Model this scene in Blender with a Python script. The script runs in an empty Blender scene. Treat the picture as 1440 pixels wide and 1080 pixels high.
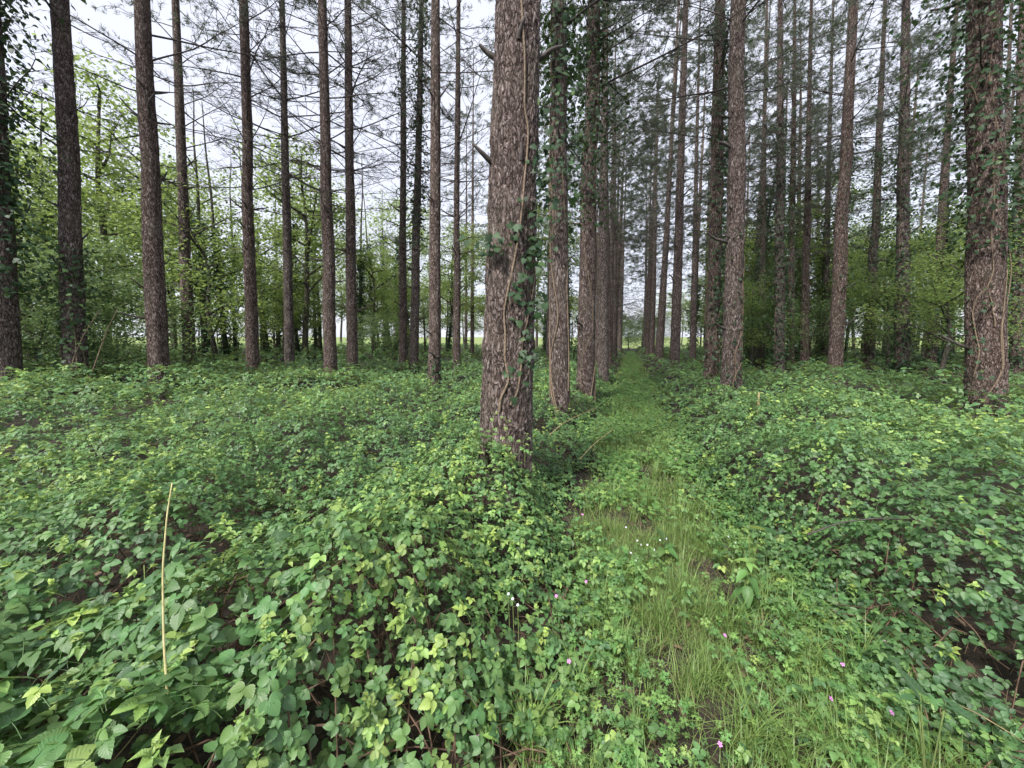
import bpy, math, random
import numpy as np
from mathutils import Matrix, Vector

SEED = 7
rng = np.random.default_rng(SEED)
random.seed(SEED)
scene = bpy.context.scene
COL = scene.collection
PI = math.pi

# ------------------------------------------------------------------ camera
CAM_H = 1.5
PITCH = math.radians(3.4)
FPX = 541.0
cam_data = bpy.data.cameras.new('camera')
cam_data.sensor_width = 36.0
cam_data.lens = 36.0 * FPX / 1440.0
cam_data.shift_y = -33.0 / 1440.0
cam_data.clip_start = 0.02
cam_data.clip_end = 1500.0
cam = bpy.data.objects.new('camera', cam_data)
COL.objects.link(cam)
cam.location = (0, 0, CAM_H)
cam.rotation_euler = (PI / 2 - PITCH, 0, 0)
scene.camera = cam

# ------------------------------------------------------------------ sky (thin bright cloud over a daylight sky) and sun
SUN_EL, SUN_AZ = math.radians(52), math.radians(215)      # azimuth clockwise from +Y: behind the camera, to its left
world = bpy.data.worlds.new('World')
scene.world = world
world.use_nodes = True
wn, wl = world.node_tree.nodes, world.node_tree.links
wn.clear()
w_out = wn.new('ShaderNodeOutputWorld')
w_bg = wn.new('ShaderNodeBackground')
w_sky = wn.new('ShaderNodeTexSky')
w_sky.sky_type = 'NISHITA'
w_sky.sun_disc = False
w_sky.sun_elevation = SUN_EL
w_sky.sun_rotation = SUN_AZ
w_sky.dust_density = 2.0
w_mix = wn.new('ShaderNodeMix')
w_mix.data_type = 'RGBA'
w_mix.inputs['Factor'].default_value = 0.86
w_mix.inputs[7].default_value = (4.1, 4.2, 4.75, 1)      # even cloud veil
wl.new(w_sky.outputs[0], w_mix.inputs[6])
wl.new(w_mix.outputs[2], w_bg.inputs['Color'])
w_bg.inputs['Strength'].default_value = 0.059
wl.new(w_bg.outputs[0], w_out.inputs[0])

sun_data = bpy.data.lights.new('sun', 'SUN')
sun_data.energy = 1.5
sun_data.angle = math.radians(11)
sun_data.color = (1.0, 0.965, 0.91)
sun = bpy.data.objects.new('sun', sun_data)
COL.objects.link(sun)
sdir = Vector((math.sin(SUN_AZ) * math.cos(SUN_EL), math.cos(SUN_AZ) * math.cos(SUN_EL), math.sin(SUN_EL)))
sun.rotation_euler = sdir.to_track_quat('Z', 'Y').to_euler()
sun.location = (0, 0, 40)

vs = scene.view_settings
vs.view_transform = 'Standard'
vs.look = 'None'
vs.exposure = 2.15
vs.gamma = 1.0
vs.use_curve_mapping = False
scene.cycles.max_bounces = 4
scene.cycles.diffuse_bounces = 2
scene.cycles.glossy_bounces = 1
scene.cycles.transmission_bounces = 3
scene.cycles.use_adaptive_sampling = True
scene.cycles.adaptive_threshold = 0.04
scene.cycles.caustics_reflective = False
scene.cycles.caustics_refractive = False


# ------------------------------------------------------------------ places: a photo pixel at a depth -> a point in the wood
CP, SP = math.cos(PITCH), math.sin(PITCH)


def at(px, py, d):
    xc, yc = (px - 720.0) / FPX * d, (507.0 - py) / FPX * d
    return np.array((xc, d * CP + yc * SP, CAM_H - d * SP + yc * CP))


def on_plane(px, py, z):
    dv = at(px, py, 1.0) - np.array((0, 0, CAM_H))
    t = (z - CAM_H) / dv[2]
    return np.array((0, 0, CAM_H)) + dv * t


def to_px(P):
    P = np.asarray(P, float)
    q = P - np.array((0, 0, CAM_H))
    d = q[..., 1] * CP - q[..., 2] * SP
    yc = q[..., 1] * SP + q[..., 2] * CP
    dd = np.where(np.abs(d) < 1e-4, 1e-4, d)
    return 720 + FPX * q[..., 0] / dd, 507 - FPX * yc / dd, d


RS, RC = math.sin(math.atan(165 / FPX)), math.cos(math.atan(165 / FPX))   # direction of the planted rows and the path


def uv_of(x, y):
    return x * RS + y * RC, x * RC - y * RS


def xy_of(u, v):
    return u * RS + v * RC, u * RC - v * RS


# ------------------------------------------------------------------ numpy noise
_perm = np.random.default_rng(3).random((256, 256))


def vnoise(x, y):
    x = np.asarray(x, float); y = np.asarray(y, float)
    xi, yi = np.floor(x).astype(int), np.floor(y).astype(int)
    fx, fy = x - xi, y - yi
    fx, fy = fx * fx * (3 - 2 * fx), fy * fy * (3 - 2 * fy)
    a = _perm[xi & 255, yi & 255]; b = _perm[(xi + 1) & 255, yi & 255]
    c = _perm[xi & 255, (yi + 1) & 255]; d = _perm[(xi + 1) & 255, (yi + 1) & 255]
    return (a * (1 - fx) + b * fx) * (1 - fy) + (c * (1 - fx) + d * fx) * fy


def fbm(x, y, o=3):
    s, a, t = 0.0, 1.0, 0.0
    for k in range(o):
        s = s + a * vnoise(x * 2 ** k + 17.3 * k, y * 2 ** k + 5.1 * k); t += a; a *= 0.5
    return s / t


def sstep(a, b, x):
    t = np.clip((np.asarray(x, float) - a) / (b - a), 0, 1)
    return t * t * (3 - 2 * t)


def path_edges(u):
    """left and right edge of the trodden strip, in v"""
    w = 0.34 * (fbm(u * 0.55, u * 0 + 3.0) - 0.5)
    left = -0.12 - 0.12 * sstep(1.5, 3.5, u) + w
    right = 0.95 - 0.44 * sstep(1.9, 4.6, u) + w * 0.8
    return left, right


def ground_z(x, y):
    u, v = uv_of(x, y)
    l, r = path_edges(u)
    side = np.maximum(sstep(0, 1.0, l - v), sstep(0, 1.0, v - r))
    return 0.14 * side + 0.14 * sstep(2.5, 6.5, -np.asarray(x)) * sstep(0, 4, y) + 0.05 * (fbm(np.asarray(x) * 0.7, np.asarray(y) * 0.7) - 0.5)


def bramble_h(x, y):
    """height of the bramble canopy over the soil"""
    u, v = uv_of(x, y)
    l, r = path_edges(u)
    v = v + 0.42 * (fbm(np.asarray(x) * 1.9 + 3, np.asarray(y) * 1.9 + 8, 3) - 0.5)
    left = sstep(-0.10, 1.15, l - v)
    right = sstep(-0.10, 0.52 + 0.25 * sstep(3, 5, u), v - r)
    base = 0.42 + 0.16 * sstep(2.0, 6.5, -np.asarray(x)) + 0.24 * sstep(0.9, 1.6, np.asarray(x)) * sstep(4.8, 2.2, y) * sstep(1.1, 1.7, y)
    base = base + 0.17 * np.exp(-((x + 0.55) ** 2 + (y - 2.3) ** 2) / 0.8)
    lump = 0.62 * (fbm(x * 0.9 + 9, y * 0.9, 3) - 0.5) + 0.20 * (vnoise(x * 2.3 + 2, y * 2.3) - 0.5) + 0.24 * (vnoise(x * 4.9, y * 4.9 + 4) - 0.5)
    hol = hollow(x, y)
    return np.maximum(left, right) * np.maximum(base + lump, 0.12) * (1 - 0.72 * hol)


_h1 = on_plane(205, 905, 0.30)
_h2 = on_plane(420, 760, 0.30)
_h3 = on_plane(345, 830, 0.30)


def hollow(x, y):
    """dark gaps in the left brambles where litter and old canes show"""
    g = np.exp(-(((x - _h1[0]) / 0.21) ** 2 + ((y - _h1[1]) / 0.13) ** 2))
    g = np.maximum(g, np.exp(-(((x - _h2[0]) / 0.22) ** 2 + ((y - _h2[1]) / 0.10) ** 2)))
    g = np.maximum(g, 0.8 * np.exp(-(((x - _h3[0]) / 0.14) ** 2 + ((y - _h3[1]) / 0.10) ** 2)))
    return g


# ------------------------------------------------------------------ mesh helpers
def make_mesh(name, V, faces, mats, attrs=None, smooth=True, fmat=None):
    """V (n,3); faces: list of (k,m) int arrays; attrs: {name: array} point float or vector"""
    me = bpy.data.meshes.new(name)
    V = np.asarray(V, np.float32)
    faces = [np.asarray(f, np.int32) for f in faces if len(f)]
    me.vertices.add(len(V)); me.vertices.foreach_set('co', V.ravel())
    loops = np.concatenate([f.ravel() for f in faces])
    sizes = np.concatenate([np.full(len(f), f.shape[1], np.int32) for f in faces])
    starts = np.concatenate([[0], np.cumsum(sizes)[:-1]]).astype(np.int32)
    me.loops.add(len(loops)); me.loops.foreach_set('vertex_index', loops)
    me.polygons.add(len(sizes)); me.polygons.foreach_set('loop_start', starts)
    me.polygons.foreach_set('loop_total', sizes)
    me.polygons.foreach_set('use_smooth', np.full(len(sizes), smooth, bool))
    for m in (mats if isinstance(mats, (list, tuple)) else [mats]):
        me.materials.append(m)
    if fmat is not None:
        me.polygons.foreach_set('material_index', np.concatenate(fmat).astype(np.int32))
    for k, a in (attrs or {}).items():
        a = np.asarray(a, np.float32)
        if a.ndim == 1:
            at_ = me.attributes.new(k, 'FLOAT', 'POINT'); at_.data.foreach_set('value', a)
        else:
            at_ = me.attributes.new(k, 'FLOAT_VECTOR', 'POINT'); at_.data.foreach_set('vector', a.ravel())
    me.update(calc_edges=True)
    me.validate()
    return me


class MB:
    """collects geometry of one mesh"""
    def __init__(s):
        s.V, s.F, s.M, s.n, s.A = [], {}, {}, 0, {}

    def add(s, V, faces, mat=0, **attrs):
        V = np.asarray(V, float).reshape(-1, 3)
        for f in faces:
            f = np.asarray(f, int)
            if len(f):
                s.F.setdefault(f.shape[1], []).append(f + s.n)
                s.M.setdefault(f.shape[1], []).append(np.full(len(f), mat))
        s.V.append(V)
        for k, a in attrs.items():
            s.A.setdefault(k, []).append((s.n, np.asarray(a, float)))
        s.n += len(V)

    def mesh(s, name, mats, smooth=True):
        V = np.concatenate(s.V)
        ks = list(s.F)
        faces = [np.concatenate(s.F[k]) for k in ks]
        fm = [np.concatenate(s.M[k]) for k in ks]
        attrs = {}
        for k, lst in s.A.items():
            dim = max(a.ndim for _, a in lst)
            arr = np.zeros((len(V),) if dim == 1 else (len(V), 3))
            for n0, a in lst:
                arr[n0:n0 + len(a)] = a
            attrs[k] = arr
        return make_mesh(name, V, faces, mats, attrs, smooth, fm)


def tube(pts, rad, sides=5, cap=True):
    pts = np.asarray(pts, float); n = len(pts)
    rad = np.broadcast_to(np.asarray(rad, float), (n,))
    t = np.gradient(pts, axis=0); t /= np.linalg.norm(t, axis=1)[:, None] + 1e-9
    ref = np.array((0, 0, 1.0)) if abs(t[:, 2]).mean() < 0.8 else np.array((1.0, 0, 0))
    a = np.cross(t, ref); a /= np.linalg.norm(a, axis=1)[:, None] + 1e-9
    b = np.cross(t, a)
    th = np.arange(sides) * 2 * PI / sides
    V = pts[:, None] + rad[:, None, None] * (np.cos(th)[None, :, None] * a[:, None] + np.sin(th)[None, :, None] * b[:, None])
    V = V.reshape(-1, 3)
    i = np.arange(n - 1)[:, None] * sides; j = np.arange(sides)[None]; jn = (j + 1) % sides
    q = np.stack([i + j, i + jn, i + sides + jn, i + sides + j], -1).reshape(-1, 4)
    fs = [q]
    if cap:
        V = np.concatenate([V, pts[-1:] + t[-1:] * rad[-1]])
        e = (n - 1) * sides
        fs.append(np.stack([e + np.arange(sides), e + (np.arange(sides) + 1) % sides, np.full(sides, n * sides)], -1))
    return V, fs


def wob(n, amp, k=3, r=rng):
    """smooth random wobble of n samples"""
    c = r.normal(0, 1, k + 1)
    x = np.linspace(0, k, n); i = np.clip(x.astype(int), 0, k - 1); f = x - i; f = f * f * (3 - 2 * f)
    return amp * (c[i] * (1 - f) + c[i + 1] * f)


def frames(N, ang):
    """rotation matrices with local z = N, local y = heading ang laid into the plane"""
    N = N / (np.linalg.norm(N, axis=1)[:, None] + 1e-9)
    h = np.stack([np.cos(ang), np.sin(ang), np.zeros_like(ang)], 1)
    h = h - N * (h * N).sum(1)[:, None]
    h /= np.linalg.norm(h, axis=1)[:, None] + 1e-9
    x = np.cross(h, N)
    return np.stack([x, h, N], 2)


def scatter(mb, tpl, P, R, S, rnd, age, mat=0):
    """copy a template (V, faces, luv) to every P with rotation R, scale S"""
    V, faces, luv = tpl
    m, n = len(P), len(V)
    if m == 0:
        return
    W = np.einsum('mij,nj->mni', R, V) * np.asarray(S)[:, None, None] + P[:, None]
    off = (np.arange(m) * n)[:, None, None]
    fs = [(f[None] + off).reshape(-1, f.shape[1]) for f in faces]
    L = np.broadcast_to(luv[None], (m, n, 3)).copy()
    L[:, :, 2] = np.asarray(rnd)[:, None]
    mb.add(W, fs, mat, luv=L.reshape(-1, 3), age=np.repeat(np.asarray(age, float), n))


def link(name, me, parent=None, **props):
    o = bpy.data.objects.new(name, me)
    COL.objects.link(o)
    if parent is not None:
        o.parent = parent
    for k, v in props.items():
        o[k] = v
    return o


def thing(name, label, cat, loc=(0, 0, 0), group=None, me=None):
    o = bpy.data.objects.new(name, me)
    COL.objects.link(o)
    o.location = tuple(float(c) for c in loc)
    o['label'] = label; o['category'] = cat
    if group:
        o['group'] = group
    return o


# ------------------------------------------------------------------ materials
def new_mat(name):
    m = bpy.data.materials.new(name); m.use_nodes = True
    nt = m.node_tree
    return m, nt.nodes, nt.links, nt.nodes['Principled BSDF'], nt.nodes['Material Output']


def ramp(N, stops, interp='LINEAR'):
    r = N.new('ShaderNodeValToRGB'); e = r.color_ramp.elements
    r.color_ramp.interpolation = interp
    while len(e) < len(stops):
        e.new(0.5)
    for k, (p, c) in enumerate(stops):
        e[k].position = p; e[k].color = (*c, 1) if len(c) == 3 else c
    return r


def math_n(N, L, op, a, b=None, c=None, clamp=False):
    n = N.new('ShaderNodeMath'); n.operation = op; n.use_clamp = clamp
    for k, x in enumerate((a, b, c)):
        if x is None:
            continue
        if isinstance(x, (int, float)):
            n.inputs[k].default_value = x
        else:
            L.new(x, n.inputs[k])
    return n.outputs[0]


def mix_c(N, L, fac, a, b, mode='MIX'):
    n = N.new('ShaderNodeMix'); n.data_type = 'RGBA'; n.blend_type = mode
    for s, x in ((n.inputs['Factor'], fac), (n.inputs[6], a), (n.inputs[7], b)):
        if isinstance(x, (int, float)):
            s.default_value = x
        elif isinstance(x, tuple):
            s.default_value = (*x, 1)
        else:
            L.new(x, s)
    return n.outputs[2]


def leaf_mat(name, old, mid, young, under, trans=0.3, rough=0.5, veins=True, spec=0.4, patch=0.0, vein_c=(0.30, 0.42, 0.16)):
    m, N, L, P, O = new_mat(name)
    luv = N.new('ShaderNodeAttribute'); luv.attribute_name = 'luv'
    age = N.new('ShaderNodeAttribute'); age.attribute_name = 'age'
    sep = N.new('ShaderNodeSeparateXYZ'); L.new(luv.outputs['Vector'], sep.inputs[0])
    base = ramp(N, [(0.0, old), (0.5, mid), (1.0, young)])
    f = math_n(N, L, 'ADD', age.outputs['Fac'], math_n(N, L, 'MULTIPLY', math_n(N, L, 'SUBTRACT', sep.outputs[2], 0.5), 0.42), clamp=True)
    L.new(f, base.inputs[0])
    col = base.outputs[0]
    # per-leaf brightness and blotches
    hsv = N.new('ShaderNodeHueSaturation'); L.new(col, hsv.inputs['Color'])
    L.new(math_n(N, L, 'MULTIPLY_ADD', math_n(N, L, 'FRACT', math_n(N, L, 'MULTIPLY', sep.outputs[2], 37.7)), 0.5, 0.75), hsv.inputs['Value'])
    L.new(math_n(N, L, 'MULTIPLY_ADD', math_n(N, L, 'FRACT', math_n(N, L, 'MULTIPLY', sep.outputs[2], 91.3)), 0.035, 0.4825), hsv.inputs['Hue'])
    col = hsv.outputs[0]
    tc = N.new('ShaderNodeTexCoord')
    nz = N.new('ShaderNodeTexNoise'); nz.inputs['Scale'].default_value = 55; nz.inputs['Detail'].default_value = 3
    L.new(tc.outputs['Object'], nz.inputs['Vector'])
    col = mix_c(N, L, math_n(N, L, 'MULTIPLY', math_n(N, L, 'SUBTRACT', nz.outputs[0], 0.55, clamp=True), 1.6), col, under)
    if veins:
        ax = math_n(N, L, 'ABSOLUTE', sep.outputs[0])
        midrib = math_n(N, L, 'LESS_THAN', ax, 0.05)
        s = math_n(N, L, 'FRACT', math_n(N, L, 'SUBTRACT', math_n(N, L, 'MULTIPLY', sep.outputs[1], 7.0), math_n(N, L, 'MULTIPLY', ax, 1.9)))
        tri = math_n(N, L, 'ABSOLUTE', math_n(N, L, 'SUBTRACT', s, 0.5))       # 0 at a vein
        vein = math_n(N, L, 'MAXIMUM', midrib, math_n(N, L, 'SUBTRACT', 1.0, math_n(N, L, 'MULTIPLY', tri, 9.0), clamp=True))
        col = mix_c(N, L, math_n(N, L, 'MULTIPLY', vein, 0.16), col, vein_c)
        bm = N.new('ShaderNodeBump'); bm.inputs['Strength'].default_value = 0.22; bm.inputs['Distance'].default_value = 0.003
        L.new(math_n(N, L, 'MINIMUM', math_n(N, L, 'MULTIPLY', tri, 2.2), math_n(N, L, 'MULTIPLY', ax, 4.0)), bm.inputs['Height'])
        L.new(bm.outputs[0], P.inputs['Normal'])
    geo = N.new('ShaderNodeNewGeometry')
    col = mix_c(N, L, math_n(N, L, 'MULTIPLY', geo.outputs['Backfacing'], 0.6), col, under)
    L.new(col, P.inputs['Base Color'])
    P.inputs['Roughness'].default_value = rough
    P.inputs['Specular IOR Level'].default_value = spec
    tr = N.new('ShaderNodeBsdfTranslucent')
    tcol = mix_c(N, L, 0.55, col, tuple(min(1, c * 1.7) for c in young))
    L.new(tcol, tr.inputs['Color'])
    mx = N.new('ShaderNodeMixShader'); mx.inputs[0].default_value = trans
    L.new(P.outputs[0], mx.inputs[1]); L.new(tr.outputs[0], mx.inputs[2])
    L.new(mx.outputs[0], O.inputs['Surface'])
    return m


def bark_mat(name, scale=1.0, disp=0.0, c_dark=(0.020, 0.013, 0.011), c_mid=(0.140, 0.100, 0.086), c_light=(0.40, 0.335, 0.315)):
    m, N, L, P, O = new_mat(name)
    tc = N.new('ShaderNodeTexCoord')
    mp = N.new('ShaderNodeMapping'); mp.inputs['Scale'].default_value = (scale, scale, scale * 0.36)
    L.new(tc.outputs['Object'], mp.inputs[0])
    warp = N.new('ShaderNodeTexNoise'); warp.inputs['Scale'].default_value = 14; warp.inputs['Detail'].default_value = 4
    L.new(mp.outputs[0], warp.inputs['Vector'])
    wv = N.new('ShaderNodeVectorMath'); wv.operation = 'MULTIPLY_ADD'
    L.new(warp.outputs['Color'], wv.inputs[0]); wv.inputs[1].default_value = (0.11,) * 3; L.new(mp.outputs[0], wv.inputs[2])
    vo = N.new('ShaderNodeTexVoronoi'); vo.feature = 'DISTANCE_TO_EDGE'; vo.inputs['Scale'].default_value = 27
    L.new(wv.outputs[0], vo.inputs['Vector'])
    vc = N.new('ShaderNodeTexVoronoi'); vc.inputs['Scale'].default_value = 27
    L.new(wv.outputs[0], vc.inputs['Vector'])
    rg = N.new('ShaderNodeTexNoise'); rg.inputs['Scale'].default_value = 17; rg.inputs['Detail'].default_value = 5; rg.inputs['Roughness'].default_value = 0.62; rg.inputs['Distortion'].default_value = 0.7
    L.new(wv.outputs[0], rg.inputs['Vector'])
    nz = N.new('ShaderNodeTexNoise'); nz.inputs['Scale'].default_value = 60; nz.inputs['Detail'].default_value = 5; nz.inputs['Roughness'].default_value = 0.75
    L.new(tc.outputs['Object'], nz.inputs['Vector'])
    big = N.new('ShaderNodeTexNoise'); big.inputs['Scale'].default_value = 2.6; big.inputs['Detail'].default_value = 3
    L.new(tc.outputs['Object'], big.inputs['Vector'])
    sepc = N.new('ShaderNodeSeparateColor'); L.new(vc.outputs['Color'], sepc.inputs[0])
    edge = math_n(N, L, 'MULTIPLY', vo.outputs['Distance'], 3.2, clamp=True)
    ridge = math_n(N, L, 'MULTIPLY', math_n(N, L, 'ABSOLUTE', math_n(N, L, 'SUBTRACT', rg.outputs[0], 0.5)), 5.5, clamp=True)   # 0 in a fissure
    h = math_n(N, L, 'MULTIPLY', edge, math_n(N, L, 'MULTIPLY_ADD', sepc.outputs[0], 0.6, 0.4))
    h = math_n(N, L, 'ADD', math_n(N, L, 'MULTIPLY', h, 0.40), math_n(N, L, 'MULTIPLY', ridge, 0.40))
    h = math_n(N, L, 'ADD', h, math_n(N, L, 'MULTIPLY', nz.outputs[0], 0.30))
    cr = ramp(N, [(0.22, c_dark), (0.46, c_mid), (0.64, tuple(0.5 * (a + b) for a, b in zip(c_mid, c_light))), (0.86, c_light)])
    L.new(h, cr.inputs[0])
    col = cr.outputs[0]
    hs = N.new('ShaderNodeHueSaturation'); L.new(col, hs.inputs['Color'])
    L.new(math_n(N, L, 'MULTIPLY_ADD', sepc.outputs[1], 0.4, 0.8), hs.inputs['Value'])
    oi = N.new('ShaderNodeObjectInfo')
    L.new(math_n(N, L, 'MULTIPLY_ADD', oi.outputs['Random'], 0.35, 0.8), hs.inputs['Saturation'])
    col = hs.outputs[0]
    # greyish green algae in broad patches
    col = mix_c(N, L, math_n(N, L, 'MULTIPLY', math_n(N, L, 'SUBTRACT', big.outputs[0], 0.48, clamp=True), 1.3), col, (0.150, 0.135, 0.105))
    L.new(col, P.inputs['Base Color'])
    P.inputs['Roughness'].default_value = 0.9
    P.inputs['Specular IOR Level'].default_value = 0.2
    if disp > 0:
        d = N.new('ShaderNodeDisplacement'); d.inputs['Midlevel'].default_value = 0.5; d.inputs['Scale'].default_value = disp
        L.new(h, d.inputs['Height']); L.new(d.outputs[0], O.inputs['Displacement'])
        m.displacement_method = 'BOTH'
    else:
        bm = N.new('ShaderNodeBump'); bm.inputs['Strength'].default_value = 1.0; bm.inputs['Distance'].default_value = 0.028
        L.new(h, bm.inputs['Height']); L.new(bm.outputs[0], P.inputs['Normal'])
    return m


def plain_mat(name, c1, c2, scale=30, rough=0.85, bump=0.004, spec=0.3, stretch=(1, 1, 1)):
    m, N, L, P, O = new_mat(name)
    tc = N.new('ShaderNodeTexCoord'); mp = N.new('ShaderNodeMapping'); mp.inputs['Scale'].default_value = stretch
    L.new(tc.outputs['Object'], mp.inputs[0])
    nz = N.new('ShaderNodeTexNoise'); nz.inputs['Scale'].default_value = scale; nz.inputs['Detail'].default_value = 5
    L.new(mp.outputs[0], nz.inputs['Vector'])
    r = ramp(N, [(0.3, c1), (0.7, c2)]); L.new(nz.outputs[0], r.inputs[0])
    L.new(r.outputs[0], P.inputs['Base Color'])
    P.inputs['Roughness'].default_value = rough; P.inputs['Specular IOR Level'].default_value = spec
    if bump:
        b = N.new('ShaderNodeBump'); b.inputs['Strength'].default_value = 0.8; b.inputs['Distance'].default_value = bump
        L.new(nz.outputs[0], b.inputs['Height']); L.new(b.outputs[0], P.inputs['Normal'])
    return m


M_BARK_NEAR = bark_mat('bark_near', 1.5, 0.022)
M_BARK = bark_mat('bark', 1.35, 0, (0.026, 0.018, 0.015), (0.168, 0.124, 0.108), (0.43, 0.37, 0.35))
M_GREYBARK = bark_mat('grey_bark', 0.9, 0, (0.03, 0.028, 0.022), (0.11, 0.10, 0.078), (0.22, 0.205, 0.165))
M_DEAD = plain_mat('dead_wood', (0.036, 0.030, 0.027), (0.10, 0.086, 0.078), 25)
M_VINE = plain_mat('vine_wood', (0.10, 0.072, 0.050), (0.29, 0.22, 0.155), 55, bump=0.006)
M_CANE = plain_mat('dry_cane', (0.06, 0.036, 0.025), (0.17, 0.11, 0.075), 30)
M_STRAW = plain_mat('straw_stem', (0.24, 0.19, 0.09), (0.44, 0.36, 0.19), 40)
M_GREENSTEM = plain_mat('green_stem', (0.09, 0.14, 0.04), (0.19, 0.23, 0.08), 30)
M_NEEDLE = leaf_mat('pine_needles', (0.060, 0.080, 0.054), (0.100, 0.125, 0.085), (0.13, 0.155, 0.09), (0.11, 0.13, 0.10), 0.40, 0.5, veins=False)
M_BRAMBLE = leaf_mat('bramble_leaf', (0.042, 0.102, 0.044), (0.120, 0.235, 0.074), (0.310, 0.430, 0.095), (0.20, 0.28, 0.17), 0.26, 0.44, spec=0.5)
M_ELDER = leaf_mat('elder_leaf', (0.050, 0.095, 0.044), (0.115, 0.195, 0.080), (0.23, 0.32, 0.10), (0.14, 0.19, 0.10), 0.35, 0.45, veins=False)
M_BROAD = leaf_mat('broad_leaf', (0.052, 0.092, 0.038), (0.120, 0.195, 0.068), (0.27, 0.35, 0.080), (0.16, 0.22, 0.11), 0.52, 0.5, veins=False)
M_IVY = leaf_mat('ivy_leaf', (0.016, 0.042, 0.018), (0.032, 0.075, 0.028), (0.11, 0.19, 0.05), (0.08, 0.12, 0.05), 0.16, 0.5, veins=True, spec=0.3, vein_c=(0.13, 0.18, 0.09))
M_HERB = leaf_mat('herb_leaf', (0.065, 0.140, 0.045), (0.13, 0.26, 0.07), (0.27, 0.40, 0.10), (0.17, 0.25, 0.13), 0.3, 0.5, veins=False)
M_GRASS = leaf_mat('grass_blade', (0.062, 0.150, 0.040), (0.140, 0.290, 0.062), (0.42, 0.37, 0.18), (0.19, 0.27, 0.08), 0.3, 0.45, veins=False)
M_PINK = plain_mat('pink_petal', (0.62, 0.17, 0.55), (0.78, 0.33, 0.70), 60, 0.6, 0)
M_WHITE = plain_mat('white_petal', (0.72, 0.72, 0.78), (0.84, 0.84, 0.88), 60, 0.6, 0)
M_DEADLEAF = leaf_mat('fallen_leaf', (0.032, 0.020, 0.014), (0.085, 0.052, 0.034), (0.24, 0.17, 0.11), (0.2, 0.13, 0.08), 0.1, 0.7, veins=True, vein_c=(0.25, 0.16, 0.1))


def soil_mat():
    m, N, L, P, O = new_mat('forest_soil')
    tc = N.new('ShaderNodeTexCoord')
    a = N.new('ShaderNodeTexNoise'); a.inputs['Scale'].default_value = 3.0; a.inputs['Detail'].default_value = 8
    b = N.new('ShaderNodeTexVoronoi'); b.inputs['Scale'].default_value = 60
    c = N.new('ShaderNodeTexNoise'); c.inputs['Scale'].default_value = 120; c.inputs['Detail'].default_value = 4
    for t in (a, b, c):
        L.new(tc.outputs['Object'], t.inputs['Vector'])
    sc = N.new('ShaderNodeSeparateColor'); L.new(b.outputs['Color'], sc.inputs[0])
    f = math_n(N, L, 'ADD', math_n(N, L, 'MULTIPLY', a.outputs[0], 0.5), math_n(N, L, 'ADD', math_n(N, L, 'MULTIPLY', sc.outputs[0], 0.28), math_n(N, L, 'MULTIPLY', c.outputs[0], 0.3)))
    r = ramp(N, [(0.25, (0.011, 0.008, 0.006)), (0.55, (0.028, 0.020, 0.014)), (0.9, (0.085, 0.060, 0.043))])
    L.new(f, r.inputs[0]); L.new(r.outputs[0], P.inputs['Base Color'])
    P.inputs['Roughness'].default_value = 0.95
    bm = N.new('ShaderNodeBump'); bm.inputs['Strength'].default_value = 1; bm.inputs['Distance'].default_value = 0.02
    L.new(f, bm.inputs['Height']); L.new(bm.outputs[0], P.inputs['Normal'])
    return m


M_SOIL = soil_mat()
M_FIELD = plain_mat('meadow', (0.12, 0.18, 0.055), (0.25, 0.29, 0.10), 0.6, 0.9, 0)

# ------------------------------------------------------------------ the setting: ground sheet, far meadow
def ground():
    xs = np.concatenate([np.linspace(-600, -40, 12), np.linspace(-36, -9, 28), np.linspace(-8, 8, 110), np.linspace(9, 36, 28), np.linspace(40, 600, 12)])
    ys = np.concatenate([np.linspace(-300, -8, 8), np.linspace(-6, -0.5, 10), np.linspace(0, 10, 80), np.linspace(10.5, 46, 50), np.linspace(52, 900, 14)])
    X, Y = np.meshgrid(xs, ys)
    Z = ground_z(X, Y) * sstep(80, 45, np.hypot(X, Y))
    V = np.stack([X, Y, Z], -1).reshape(-1, 3)
    nx, ny = len(xs), len(ys)
    i = np.arange(ny - 1)[:, None] * nx + np.arange(nx - 1)[None]
    F = np.stack([i, i + 1, i + nx + 1, i + nx], -1).reshape(-1, 4)
    link('ground', make_mesh('ground', V, [F], M_SOIL), kind='structure', label='dark brown forest soil under needles and leaf litter')
    # sunlit meadow outside the wood
    a = np.linspace(-1.5, 1.5, 61)
    rings = [50 + 3 * np.sin(a * 9), a * 0 + 75, a * 0 + 140, a * 0 + 800]
    V = np.concatenate([np.stack([np.sin(a) * r, np.cos(a) * r, 0.12 + 0.25 * sstep(50, 75, r) + 0.003 * np.maximum(r - 75, 0)], 1) for r in rings])
    n = len(a); F = []
    for k in range(len(rings) - 1):
        j = np.arange(n - 1)
        F.append(np.stack([k * n + j, k * n + j + 1, (k + 1) * n + j + 1, (k + 1) * n + j], 1))
    link('meadow', make_mesh('meadow', V, F, M_FIELD), kind='structure', label='bright open meadow seen between the far trunks')


ground()

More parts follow.
